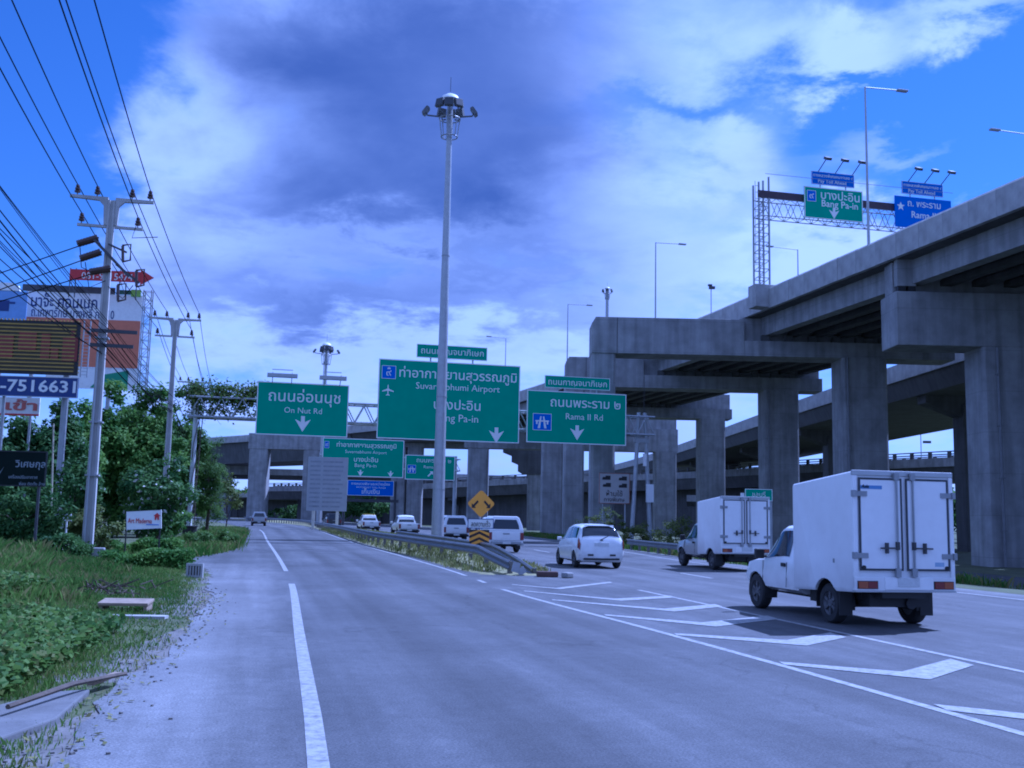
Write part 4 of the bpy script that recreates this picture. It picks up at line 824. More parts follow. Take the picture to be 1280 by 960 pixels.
def high_mast(base, H, r0, r1, label, k=1.0, nl=8, phase=0.0):
    o = empty('high_mast', base, 0, label, 'light mast')
    b = MB(); prof = [(r0*1.45, -.2), (r0*1.45, .12), (r0*1.02, .14)] + [(r0+(r1-r0)*t, .14+(H-.14)*t) for t in np.linspace(0, 1, 9)]; b.lathe(prof, 20); b.build('pole', GALV, o, smooth=True)
    b = MB()
    for t in (.33, .66): b.cyl((0, 0, H*t-.04), (0, 0, H*t+.04), r0+(r1-r0)*t+.02, n=20)
    b.cyl((0, 0, H*.12), (0, 0, H*.12+.03), r0*.99, n=20); b.build('pole_joint', STEEL, o)
    # head: lantern carriage, floodlights on arms, dome and rod
    z = H-.1; b = MB()
    rc = 1.0*k
    for zz, rr in ((z-1.5*k, .58*k), (z-.15*k, .75*k)):
        pts = [(rr*math.cos(t), rr*math.sin(t), zz) for t in np.linspace(0, 2*math.pi, 21)]; b.tube(pts, .045*k, 5)
    for q in range(6):
        t = q*math.pi/3+.3; b.cyl((.58*k*math.cos(t), .58*k*math.sin(t), z-1.5*k), (.75*k*math.cos(t), .75*k*math.sin(t), z-.15*k), .04*k, n=5)
    b.cyl((0, 0, z-1.6*k), (0, 0, z+1.1*k), r1*1.15, n=12); b.build('carriage', STEEL, o)
    for deg, rad in ((0, 1.72), (180, 1.72), (-90, 1.12), (-55, 1.16), (-125, 1.16), (90, 1.12), (55, 1.16), (125, 1.16)) if nl == 8 else [(q*60+20, 1.3) for q in range(nl)]:
        t = math.radians(deg)+phase; c = Vector((math.cos(t), math.sin(t), 0)); rt = Matrix.Rotation(t, 3, 'Z'); tl = -.62 if rad > 1.5 else -.22; zl = .42 if rad > 1.5 else .70
        b = MB(); b.bar(c*.6*k+Vector((0, 0, z)), c*(rad-.1)*k+Vector((0, 0, z+.10*k)), .09*k); b.bar(c*(rad-.1)*k+Vector((0, 0, z+.08*k)), c*rad*k+Vector((0, 0, z+zl*k)), .07*k)
        b.box(c*rad*k+Vector((0, 0, z+zl*k)), (.24*k, .66*k, .62*k), rt @ Matrix.Rotation(tl, 3, 'Y'), .9); fl = b.build('floodlight', M('lamp_housing', (.11, .115, .12), .5, metal=.3, var=.1), o)
        b = MB(); b.box((rt @ Matrix.Rotation(tl, 3, 'Y')) @ Vector((.125*k, 0, 0)) + c*rad*k+Vector((0, 0, z+zl*k)), (.03*k, .56*k, .52*k), rt @ Matrix.Rotation(tl, 3, 'Y')); b.build('lens', M('lamp_glass', (.07, .075, .085), .6, var=0, spec=.2), fl)
    b = MB(); b.lathe([(.02*k, z+1.72*k), (.30*k, z+1.67*k), (.56*k, z+1.52*k), (.70*k, z+1.28*k), (.68*k, z+1.22*k), (.1*k, z+1.2*k)], 18); b.build('dome', SWHITE, o, smooth=True)
    b = MB(); b.cyl((0, 0, z+1.9*k), (0, 0, z+3.0*k), .02*k, n=5); b.build('lightning_rod', DARKST, o); return o
mb_ = gr(546, 682); mb_.y = 66; mb_.x = at(546.5, 678, 66).x
high_mast((mb_.x, 66, 0), at(567, 150, 66).z+.3, .40, .17, 'tall light mast with a ring of floodlights standing in front of the airport sign', .92)
p = at(408, 445, 174); high_mast((p.x, 174, 0), at(408, 442, 174).z, .45, .22, 'distant light mast head above the On Nut sign', 1.15, phase=.2)
p = at(759, 380, 165); high_mast((p.x, 165, 0), at(759, 366, 165).z, .4, .25, 'distant light mast head above the end of the portal beam', .62, 6)

# ------------------------------------------------------------------ guardrails
def guardrail(label, pts, zt, tag_end=True, post_step=2.0):
    """W-beam rail through pts [(x, y)] with its top height zt(i) and posts; the beam faces the left carriageway."""
    P = catmull([(x, y, 0) for x, y in pts], 6); n = len(P); base = Vector((P[0].x, P[0].y, 0)); o = empty('guardrail', base, 0, label, 'guardrail')
    zf = lambda i: zt[0]+(zt[1]-zt[0])*min(1, i/max(1, 6.0*zt[2])) if isinstance(zt, tuple) else zt
    prof = [(0, 0), (.05, -.05), (.05, -.09), (0, -.135), (0, -.175), (.05, -.22), (.05, -.26), (0, -.31)]
    K = len(prof); vs = []; fs = []
    for side in (0.0, -.012):
        for i, p in enumerate(P):
            d = (P[min(i+1, n-1)]-P[max(i-1, 0)]).normalized(); l = Vector((-d.y, d.x, 0))
            for a, z in prof: q = p - base + l*(a+side); vs.append((q.x, q.y, zf(i)+z))
    for s_ in (0, 1):
        for i in range(n-1):
            for k in range(K-1): q = s_*n*K+i*K+k; fs.append((q, q+1, q+K+1, q+K))
    for i in range(n-1):
        for k in (0, K-1): fs.append((i*K+k, (i+1)*K+k, n*K+(i+1)*K+k, n*K+i*K+k))
    b = MB(); b.add(vs, fs); b.build('rail_beam', GALVR, o, smooth=True)
    S = Path([(p.x, p.y) for p in P], 1); pm = MB(); pm.bb(-.06, .06, -.07, .07, -.2, .70); pme_ = pm.mesh('post', [POSTM]); k = 0; q = .3
    while q < S.len and k < 90:
        p, d, r = S(q, .12); i = q/S.len*n; zz = zf(i)
        c = link_mesh('post', pme_, o, (p.x-base.x, p.y-base.y, zz-.74), (0, 0, math.atan2(-d.x, d.y))); k += 1; q += post_step
    return o
GALVR = M('rail_steel', (.19, .195, .205), .5, metal=.5, var=.15, scale=2)
POSTM = M('rail_post', (.16, .155, .15), .7, metal=.2, var=.2)
GLEFT = [(.05, 31.6), (-.62, 33.4), (-1.35, 36.2), (-2.7, 41), (-5.2, 50), (-8.15, 61), (-13.6, 85), (-19.6, 110), (-28.4, 146), (-38, 173), (-52, 206)]
guardrail('long grey W-beam guardrail along the ramp curving to the island nose', GLEFT, (.42, .78, 1.6), post_step=2.4)
guardrail('short guardrail on the carriageway side of the island behind the chevron plate', [(.75, 32.2), (.25, 34.5), (-.45, 38), (-1.6, 43.5), (-3.0, 50), (-5, 58), (-7, 66)], (.20, .74, 2.2))
guardrail('low guardrail in the weeds at the right road edge behind the white hatchback', [(9.4, 46.5), (8.3, 50.5), (7.6, 55), (6.9, 61)], .62)
b = MB(); b.box((-.05, .05, .24), (.22, .06, .30), Matrix.Rotation(.4, 3, 'Z') @ Matrix.Rotation(.25, 3, 'Y')); b.box((.12, .12, .13), (.24, .06, .2), Matrix.Rotation(-.5, 3, 'Y'))
tag(b.build('bent_rail_end', GALV, None, (.28, 31.3, 0)), 'crumpled pale metal end piece at the guardrail nose', 'rail end')
b = MB(); b.box((0, 0, .08), (.62, .30, .17), Matrix.Rotation(.12, 3, 'Z')); tag(b.build('broken_kerb_block', M('reddish_block', (.085, .05, .042), .9, var=.35, bump=.5), None, (1.15, 30.9, 0), bevel=.04), 'reddish broken kerb block lying at the tip of the island', 'block')
b = MB(); b.box((0, 0, .08), (.3, .25, .16), Matrix.Rotation(.5, 3, 'Z')); tag(b.build('broken_kerb_block', CONC, None, (1.72, 30.6, 0), (0, 0, .3), bevel=.04), 'small grey concrete lump beside the reddish block', 'block')

# ------------------------------------------------------------------ vehicles
def bool_cut(b, mats, cutters, name):
    me = b.mesh(name, mats); o = bpy.data.objects.new('tmp', me); COL.objects.link(o); tmp = []
    for c in cutters:
        co = bpy.data.objects.new('cut', c.mesh('cut', mats)); COL.objects.link(co); tmp.append(co)
        md = o.modifiers.new('b', 'BOOLEAN'); md.operation = 'DIFFERENCE'; md.object = co; md.solver = 'EXACT'
    dg = bpy.context.evaluated_depsgraph_get(); dg.update(); r = bpy.data.meshes.new_from_object(o.evaluated_get(dg))
    for q in tmp+[o]: bpy.data.objects.remove(q)
    r.name = name; r.polygons.foreach_set('use_smooth', [True]*len(r.polygons))
    try: r.set_sharp_from_angle(angle=R(32))
    except Exception: pass
    return r
class Body:
    KEYS = ('zb', 'wb', 'zs', 'ws', 'zbelt', 'wbelt', 'zr', 'wr')
    def __init__(s, st):
        s.ys = [q[0] for q in st]; s.f = {k: pchip(s.ys, [q[1+i] for q in st]) for i, k in enumerate(s.KEYS)}
    def half(s, y):
        v = {k: f(y) for k, f in s.f.items()}; zr = max(v['zr'], v['zbelt']+.01)
        h = zr-v['zbelt']; rd = min(.07, h*.5)
        return [(0, v['zb']), (v['wb']*.85, v['zb']), (v['wb'], v['zb']+.07), (v['ws'], v['zs']), (v['wbelt'], v['zbelt']), (v['wr']+.02, zr-rd), (v['wr']-.06, zr-rd*.25), (v['wr']*.55, zr+.012), (0, zr+.02)]
    def pt(s, y, t):
        h = s.half(y); i = min(int(t), len(h)-2); f = t-i; a, b = h[i], h[i+1]; return Vector((a[0]+(b[0]-a[0])*f, y, a[1]+(b[1]-a[1])*f))
    def norm(s, y, t):
        e = .01; a = s.pt(min(y+e, s.ys[-1]), t)-s.pt(max(y-e, s.ys[0]), t); b = s.pt(y, min(t+e, 8))-s.pt(y, max(t-e, 0)); n = b.cross(a)
        n.normalize(); c = s.pt(y, t); return n if n.dot(Vector((c.x, 0, c.z-.75))) > 0 else -n
    def solid(s, n=44):
        b = MB(); ys = np.linspace(s.ys[0], s.ys[-1], n); m_ = 17-1; vs = []
        for y in ys:
            h = s.half(y); vs += [(x, y, z) for x, z in h] + [(-x, y, z) for x, z in h[-2:0:-1]]
        m_ = 16; fs = [(i*m_+k, i*m_+(k+1) % m_, (i+1)*m_+(k+1) % m_, (i+1)*m_+k) for i in range(n-1) for k in range(m_)] + [tuple(range(m_-1, -1, -1)), tuple(range((n-1)*m_, n*m_))]
        return b.add(vs, fs)
    def patch(s, b, y0, y1, t0, t1, side=1, ny=10, nt=6, off=.008, sl0=0.0, sl1=0.0):
        """Panel lying on the body between y0..y1 and t0..t1 (sl shifts the start and end with t)."""
        vs = []
        for j in range(nt+1):
            f = j/nt; t = t0+(t1-t0)*f; a, c = y0+sl0*f, y1+sl1*f
            for i in range(ny+1):
                y = a+(c-a)*i/ny; p = s.pt(y, t)+s.norm(y, t)*off; vs.append((p.x*side, p.y, p.z))
        w = ny+1; b.add(vs, [(j*w+i, j*w+i+1, (j+1)*w+i+1, (j+1)*w+i) for j in range(nt) for i in range(ny)])
    def across(s, b, y0, y1, t0, t1=8.0, off=.008, nt=8, ny=6):
        for sd in (1, -1): s.patch(b, y0, y1, t0, t1, sd, ny, nt, off)
_wheels = {}
def wheel(parent, x, y, r, w=.19, rimcol='alloy'):
    key = (r, w)
    if key not in _wheels:
        b = MB(); b.lathe([(r*.60, -w/2), (r*.90, -w/2), (r*.985, -w*.36), (r, -w*.2), (r, w*.2), (r*.985, w*.36), (r*.90, w/2), (r*.60, w/2), (r*.60, -w/2)], 28, caps=False); t = b.mesh('tyre', [RUBBER], True)
        b = MB(); b.lathe([(.03, w*.40), (r*.18, w*.42), (r*.24, w*.30), (r*.5, w*.22), (r*.60, w*.44), (r*.62, w*.3), (r*.62, -w*.4), (.03, -w*.4)], 24)
        for k in range(6):
            a = k*math.pi/3; b.box((r*.40*math.cos(a), r*.40*math.sin(a), w*.34), (r*.36, r*.15, .03), Matrix.Rotation(a, 3, 'Z'))
        _wheels[key] = (t, b.mesh('rim', [RIMM], True))
    t, rm = _wheels[key]; sg = 1 if x > 0 else -1
    o = link_mesh('wheel', t, parent, (x, y, r), (0, sg*math.pi/2, 0)); link_mesh('rim', rm, o); return o
def arch(x, y, r, w=.5):
    c = MB(); sg = 1 if x > 0 else -1; c.cyl((x-sg*.28, y, r*.97), (x+sg*w, y, r*.97), r+.055, n=24); return c

def liner(parent, ws, r, reach):
    for x, y in ws:
        sg = 1 if x > 0 else -1; R_ = r+.047; n = 14; b = MB(); x0, x1 = sg*(abs(x)-.17), sg*reach; vs = []
        for xx in (x0, x1):
            for i in range(n+1): t = math.pi*(i/n*1.16-.08); vs.append((xx, y+R_*math.cos(t), r*.97+R_*math.sin(t)))
        b.add(vs, [(i, i+1, n+2+i, n+1+i) for i in range(n)] + [tuple(range(n+1))]); b.build('wheel_arch', BLACK, parent, fix=False)
def hatchback(loc, rz, label):
    o = empty('hatchback', loc, rz, label, 'car')
    B = Body([(0, .36, .66, .55, .76, .74, .74, .80, .66), (.05, .26, .76, .55, .815, .90, .785, .96, .70), (.16, .22, .80, .55, .835, .985, .79, 1.16, .67), (.42, .20, .81, .55, .84, 1.0, .79, 1.44, .60), (.75, .20, .82, .55, .84, 1.0, .79, 1.50, .61),
              (1.5, .20, .82, .55, .84, .97, .79, 1.525, .60), (2.2, .20, .82, .55, .84, .94, .79, 1.46, .60), (2.75, .20, .82, .55, .84, .90, .79, 1.17, .64), (3.08, .20, .82, .55, .83, .87, .77, .98, .66), (3.5, .22, .78, .5, .79, .76, .70, .84, .58), (3.80, .3, .66, .48, .66, .62, .60, .68, .5)])
    r = .29; ws = [(-.74, .72), (.74, .72), (-.74, 3.17), (.74, 3.17)]
    link_mesh('body', bool_cut(B.solid(), [CARW], [arch(x, y, r) for x, y in ws], 'body'), o)
    b = MB(); b.bb(-.62, .62, .55, 3.3, .22, .50); b.build('underbody', BLACK, o)
    for x, y in ws: wheel(o, x, y, r, .185)
    liner(o, ws, r, .80)
    b = MB(); B.across(b, .13, .405, 5.25, 8, .010); b.build('rear_window', GLASS, o, smooth=True)
    b = MB(); B.across(b, 2.32, 3.0, 5.3, 8, .008); b.build('windscreen', GLASS, o, smooth=True)
    for sd in (-1, 1):
        for y0, y1, s0, s1 in ((.52, 1.42, .12, -.02), (1.5, 2.85, .02, -.62)):
            b = MB(); B.patch(b, y0, y1, 4.10, 4.92, sd, sl0=s0, sl1=s1); b.build('side_window', GLASS, o, smooth=True)
        b = MB(); B.patch(b, .02, .20, 3.35, 4.25, sd, off=.014, sl1=.05); tl = b.build('tail_light', RED, o, smooth=True)
        b = MB(); B.patch(b, .03, .12, 3.75, 4.05, sd, off=.022); b.build('indicator', AMBER, tl)
        b = MB(); b.box((sd*.90, 2.62, .98), (.17, .10, .12)); b.build('mirror', CARW, o, bevel=.03)
        b = MB(); b.box((sd*.835, 1.62, .84), (.03, .2, .03)); b.build('door_handle', CARW, o)
    b = MB(); b.bb(-.26, .26, -.012, .02, .77, .89); b.build('number_plate', PLATE, o)
    b = MB(); b.bb(-.64, .64, -.02, .06, .30, .36); b.bb(-.5, -.3, -.022, .02, .44, .50); b.bb(.3, .5, -.022, .02, .44, .50); b.build('bumper_trim', BLACK, o)
    b = MB(); b.bar((-.02, .05, 1.0), (.26, .13, 1.12), .02); b.bb(-.05, .05, .02, .06, .97, 1.0); b.build('rear_wiper', BLACK, o)
    b = MB(); b.bb(-.52, .52, .33, .50, 1.465, 1.50); b.build('roof_spoiler', CARW, o, bevel=.012)
    return o
hatchback((3.25, 36.7, 0), R(10.5), 'white five-door hatchback seen from behind driving ahead of the box trucks')

def pickup(loc, rz, label, paint=CARW, canopy=True, cab_top=None, cat='pickup', bump=BLACK):
    o = empty('pickup_truck', loc, rz, label, cat, 'vehicles driving on the right carriageway')
    W = .88
    B = Body([(1.62, .42, .80, .70, W, 1.0, .85, 1.60, .63), (1.9, .40, .82, .70, W, 1.02, .85, 1.69, .63), (2.6, .40, .82, .70, W, 1.0, .85, 1.71, .63), (3.1, .40, .82, .70, W, .99, .85, 1.60, .64), (3.55, .40, .82, .70, W, .98, .84, 1.20, .68), (3.75, .40, .82, .68, W, .96, .82, 1.06, .70), (4.5, .42, .80, .65, .85, .86, .78, .95, .62), (4.9, .45, .7, .6, .74, .7, .66, .76, .5)])
    r = .35; ws = [(-.77, 1.12), (.77, 1.12), (-.77, 4.08), (.77, 4.08)]
    link_mesh('cab', bool_cut(B.solid(36), [paint], [arch(x, y, r) for x, y in ws[2:]], 'cab'), o)
    for x, y in ws: wheel(o, x, y, r, .21)
    liner(o, ws, r, .80)
    bd = MB(); bd.add([(x*(W if z > .5 else W-.06), y, z) for y in (.06, 1.60) for x, z in ((-1, .46), (1, .46), (1, .62), (1, 1.05), (-1, 1.05), (-1, .62))], [tuple(range(5, -1, -1)), tuple(range(6, 12))]+[(k, (k+1) % 6, 6+(k+1) % 6, 6+k) for k in range(6)])
    cuts = [arch(x, y, r) for x, y in ws[:2]]
    if not canopy: c = MB(); c.bb(-W+.07, W-.07, .12, 1.54, .66, 1.4); cuts.append(c)
    link_mesh('bed', bool_cut(bd, [paint], cuts, 'bed'), o)
    b = MB(); b.bb(-.70, .70, .03, .075, .60, 1.03); tg = b.build('tailgate', paint, o, bevel=.012); b = MB(); b.bb(-.16, .16, .012, .034, .88, .95); b.build('handle', STEEL, tg)
    b = MB(); b.bb(-.74, .74, -.12, .05, .42, .55); b.bb(-.86, -.55, -.04, .10, .36, .50); b.bb(.55, .86, -.04, .10, .36, .50); b.build('rear_bumper', bump, o, bevel=.02)
    b = MB(); b.bb(-.2, .2, -.135, -.12, .43, .54); b.build('number_plate', PLATE, o)
    b = MB(); b.bb(-.5, .5, .3, 4.2, .32, .47); b.bb(-.65, .65, 1.05, 1.19, .28, .42); b.build('chassis', BLACK, o)
    for sd in (-1, 1):
        b = MB(); b.bb(sd*.79-.085, sd*.79+.085, .02, .12, .62, .98); b.build('tail_light', RED, o, bevel=.015)
        b = MB(); b.bb(sd*.77-.11, sd*.77+.11, .72, .75, .16, .45); b.build('mud_flap', BLACK, o)
        b = MB(); B.patch(b, 1.75, 3.45, 4.10, 4.92, sd, sl0=.03, sl1=-.45); b.build('side_window', GLASS, o, smooth=True)
        b = MB(); b.box((sd*1.0, 3.32, 1.08), (.2, .1, .2)); b.build('mirror', paint, o, bevel=.03)
    b = MB(); B.across(b, 3.12, 3.68, 5.3, 8, .008); b.build('windscreen', GLASS, o, smooth=True)
    if canopy:
        K = [(-W+.01, 1.055), (W-.01, 1.055), (W-.05, 1.30), (W-.19, 1.68), (W-.30, 1.76), (-W+.30, 1.76), (-W+.19, 1.68), (-W+.05, 1.30)]
        vs = [(x, y+(.16*(z-1.055)/.67 if y < .5 else 0), z) for y in (.06, 1.66) for x, z in K]; n = 8
        b = MB(); b.add(vs, [tuple(range(n-1, -1, -1)), tuple(range(n, 2*n))]+[(k, (k+1) % n, n+(k+1) % n, n+k) for k in range(n)]); cn = b.build('canopy', paint, o, bevel=.03)
        b = MB(); b.add([(x, .05+.16*(z-1.055)/.67, z) for x, z in ((-.66, 1.14), (.66, 1.14), (.64, 1.32), (.53, 1.60), (-.53, 1.60), (-.64, 1.32))], [(0, 1, 2, 3, 4, 5)]); b.build('canopy_window', GLASS, cn)
        for sd in (-1, 1):
            b = MB(); b.add([(sd*(W-.05-.14*(z-1.30)/.38 + .010), y, z) for y, z in ((.34, 1.31), (1.5, 1.31), (1.5, 1.60), (.42, 1.60))], [(0, 1, 2, 3)]); b.build('canopy_window', GLASS, cn)
    else:
        b = MB(); b.add([(-.66, 1.607, 1.14), (.66, 1.607, 1.14), (.56, 1.63, 1.52), (-.56, 1.63, 1.52)], [(0, 1, 2, 3)]); b.build('rear_window', GLASS, o)
    if cab_top:
        b = MB(); b.bb(-.58, .58, 1.75, 2.95, 1.705, 1.745); b.build('roof_panel', cab_top, o, bevel=.02)
    return o
pickup((-.12, 51, 0), R(13), 'white pickup with canopy and wide dark rear window right of the chevron plate', bump=STEEL)
pickup((-3.55, 71, 0), R(14), 'white canopy pickup half hidden between mast and chevron plate', bump=BLACK)
pickup((-8.25, 87, 0), R(15), 'white open-bed pickup left of the mast base', canopy=False)
pickup((-13.6, 104, 0), R(16), 'white pickup with yellow cab roof farther up the carriageway', canopy=False, cab_top=YELLOW)
pickup((-21.0, 126, 0), R(17), 'dark pickup behind the notice board post', paint=CARD)
pickup((-31.2, 131, 0), R(15), 'silver canopy vehicle alone on the far left ramp', paint=CARS, cat='car')

def box_truck(loc, rz, label, paint, k=1.0, detail=True):
    o = empty('box_truck', loc, rz, label, 'box truck', 'pickup box trucks on the right carriageway')
    W, H0, H1, L = .925, 2.60, 2.43, 2.16
    B = Body([(2.17, .40, .80, .70, .86, 1.0, .84, 1.60, .62), (2.7, .40, .82, .70, .87, 1.02, .84, 1.68, .63), (3.0, .40, .82, .70, .87, 1.0, .84, 1.67, .63), (3.35, .40, .82, .70, .87, .99, .84, 1.42, .65), (3.75, .40, .82, .70, .87, .97, .83, 1.06, .69), (4.3, .42, .82, .66, .875, .91, .81, .99, .65), (4.5, .44, .75, .62, .80, .83, .73, .91, .58), (4.6, .5, .6, .6, .66, .7, .6, .76, .5)])
    r = .345; ws = [(-.75, .98), (.75, .98), (-.75, 3.92), (.75, 3.92)]
    link_mesh('cab', bool_cut(B.solid(36), [paint], [arch(x, y, r) for x, y in ws[2:]], 'cab'), o)
    for x, y in ws: wheel(o, x, y, r, .215)
    liner(o, ws[:2], r+.02, .875); liner(o, ws[2:], r, .83)
    # cargo box: a shell whose side skirt hangs to the sills, with the wheel arch cut out
    K = [(-W+.03, .60), (W-.03, .60), (W, .66), (W, H0-.025), (W-.025, H0), (-W+.025, H0), (-W, H0-.025), (-W, .66)]
    vs = []
    for y, e in ((0.0, 0), (L-.04, 1), (L, 2)):
        for x, z in K:
            zz = z if z < 1.5 else z-(H0-H1)*(y/L)-(.03 if e == 2 else 0); zz = zz if not (e > 0 and z < 1) else zz-.09; vs.append((x*(1 if e < 2 else .985), y, zz))
    n = 8; b = MB(); b.add(vs, [tuple(range(n-1, -1, -1)), tuple(range(2*n, 3*n))]+[(j*n+k, j*n+(k+1) % n, (j+1)*n+(k+1) % n, (j+1)*n+k) for j in range(2) for k in range(n)])
    a1 = [arch(x, y, r+.02) for x, y in ws[:2]]; cargo = link_mesh('cargo_box', bool_cut(b, [BOXW], a1, 'cargo_box'), o)
    b = MB(); b.bb(-.5, .5, .25, 4.0, .34, .56); b.bb(-.7, .7, .92, 1.05, .28, .42); b.cyl((.25, .2, .40), (.25, 1.6, .40), .10, n=10); b.bb(-.62, -.25, 1.4, 2.1, .30, .5); b.build('chassis', BLACK, o)
    b = MB(); b.bb(-.55, .55, .42, .62, .44, .60); b.bb(-.40, .40, .02, .4, .50, .62); b.build('rear_crossmember', BLACK, o)
    # rear frame and doors
    y = -.022
    b = MB(); b.bb(-W-.01, W+.01, -.03, .02, H0-.075, H0+.012); b.build('top_rail', ALU, o, bevel=.008)
    for sd in (-1, 1): b = MB(); b.bb(sd*(W-.035)-.04, sd*(W-.035)+.04, -.035, .015, .84, H0-.078); b.build('corner_post', BOXW, o, bevel=.01)
    for sd in (-1, 1):
        x0, x1 = (.035, W-.095); zb, zt = .955, H0-.11; xa, xb = sorted((sd*x0, sd*x1))
        d = MB(); d.bb(xa+.016, xb-.016, -.040, .012, zb+.016, zt-.016); door = d.build('rear_door', BOXW, o, bevel=.006)
        g = MB()
        for u0, u1, v0, v1 in ((xa, xb, zt-.034, zt), (xa, xb, zb, zb+.034), (xa, xa+.032, zb+.034, zt-.034), (xb-.032, xb, zb+.034, zt-.034)): g.bb(u0, u1, -.046, -.030, v0, v1)
        g.build('door_seal', M('seal_grey', (.05, .055, .065), .7, var=.1), door)
        g = MB(); g.cyl((sd*.15, -.075, zb-.07), (sd*.15, -.075, zt+.05), .018, n=8); g.bb(sd*.15-.045, sd*.15+.045, -.09, -.04, zb-.10, zb+.04); g.bb(sd*.15-.045, sd*.15+.045, -.09, -.04, zt-.03, zt+.09); g.build('lock_rod', STEEL, door)
        g = MB(); hz = 1.33; g.bar((sd*.13, -.10, hz), (sd*.48, -.10, hz-.005), .026); g.bb(sd*.35-.020, sd*.35+.020, -.10, -.04, hz-.09, hz+.085); g.bb(sd*.15-.025, sd*.15+.025, -.1, -.04, hz-.03, hz+.10); g.build('lock_handle', DARKST, door)
        for zz in (1.20, 2.22):
            g = MB(); g.bb(min(sd*(W+.02), sd*(W-.24)), max(sd*(W+.02), sd*(W-.24)), -.062, -.036, zz-.042, zz+.042); g.bb(sd*(W-.005)-.03, sd*(W-.005)+.03, -.08, .0, zz-.055, zz+.055); g.build('hinge', STEEL, door)
        g = MB(); g.cyl((sd*(W-.16), -.04, zb+.05), (sd*(W-.16), -.065, zb+.05), .035, n=10); g.build('door_stop', BLACK, door)
        tb = MB(); tb.bb(sd*.70-.19, sd*.70+.19, -.05, .0, .652, .788); tl = tb.build('tail_light', BLACK, o, bevel=.008)
        tb = MB(); tb.bb(sd*.70-.17, sd*.70+.0, -.062, -.045, .664, .776); tb.build('stop_lens', RED if sd > 0 else AMBER, tl)
        tb = MB(); tb.bb(sd*.70+.005, sd*.70+.17, -.062, -.045, .664, .776); tb.build('signal_lens', AMBER if sd > 0 else RED, tl)
        m_ = MB(); m_.bb(sd*.75-.13, sd*.75+.13, 1.40, 1.43, .14, .52) if False else m_.bb(sd*.76-.12, sd*.76+.12, .56, .585, .17, .58); m_.build('mud_flap', BLACK, o)
        m_ = MB(); B.patch(m_, 2.50, 3.62, 4.10, 4.92, sd, sl0=.03, sl1=-.42); m_.build('side_window', GLASS, o, smooth=True)
        m_ = MB(); m_.box((sd*1.01, 3.42, 1.10), (.18, .11, .19)); m_.box((sd*.92, 3.44, 1.05), (.16, .04, .05)); m_.build('mirror', BLACK, o, bevel=.03)
        m_ = MB(); m_.box((sd*.872, 2.68, .92), (.03, .17, .07)); m_.build('door_handle', BLACK, o, bevel=.012)
        m_ = MB()
        for yy in (2.56, 3.58): m_.bar((sd*.874, yy, .5), (sd*.856, yy, .97), .008)
        m_.build('door_gap', BLACK, o)
    sm = MB(); sm.bb(-W, W, -.045, .04, .625, .85); sm.build('rear_sill', BOXW, o, bevel=.012)
    sm = MB(); sm.bb(-.39, .50, -.060, -.040, .645, .845); sm.build('sill_plate', WHITE, o, bevel=.006)
    sm = MB(); sm.bb(-.16, .24, -.072, -.058, .695, .84); sm.build('number_plate', PLATE, o, bevel=.004)
    sm = MB(); sm.bb(-W, W, -.058, .05, .605, .632); sm.build('sill_edge', ALU, o)
    sm = MB(); B.across(sm, 3.10, 3.70, 5.3, 8, .008); sm.build('windscreen', GLASS, o, smooth=True)
    if detail:
        st = MB(); st.bb(-.80, -.40, -.0435, -.0405, 2.30, 2.36); st.build('sticker', M('sticker_blue', (.14, .25, .5), .4, var=.1), o)
        lettering(o, 'Asia', -.715, 2.345, w=.14, h=.055, mat=BLACK, y=-.05, name='lettering', shear=.3)
        st = MB(); st.bb(.55, .72, -.0435, -.0405, 1.03, 1.10); st.build('sticker', M('sticker_pale', (.35, .45, .6), .4, var=.2), o)
        st = MB(); st.bb(-W-.004, -W+.004, .62, .68, 1.05, 1.12); st.build('side_latch', STEEL, o)
    return o
T1 = box_truck((6.62, 17.62, 0), R(11.5), 'nearest white pickup truck with large white cargo box at right', CARW)
T2 = box_truck((8.32, 36.95, 0), R(12), 'silver-cab box truck farther ahead between hatchback and nearest truck', CARS, detail=False)

# ------------------------------------------------------------------ utility poles and wires
PTOP = 12.4
def pole_at(px, py, Y): p = at(px, py, Y); return Vector((p.x, p.y, 0))
PP = [Vector((-8.0, 11.5, 0)), pole_at(118, 560, 35.3), pole_at(211, 540, 58), pole_at(238, 560, 87), pole_at(262, 610, 122)]
PZ = R(13.5)
COND = [(-1.15, 12.86), (-.5, 12.86), (.65, 12.86), (1.25, 12.86), (-.95, 11.86), (.9, 11.86)]
def insulator_mesh():
    b = MB(); b.cyl((0, 0, -.04), (0, 0, .12), .018, n=6); b.lathe([(.045, .08), (.10, .10), (.105, .15), (.06, .17), (.09, .20), (.09, .25), (.05, .27), (.07, .30), (.06, .36), (.02, .38)], 10); return b.mesh('insulator', [CERAM], True)
INS = insulator_mesh()
ARMM = M('crossarm_steel', (.33, .33, .34), .6, metal=.2, var=.15)
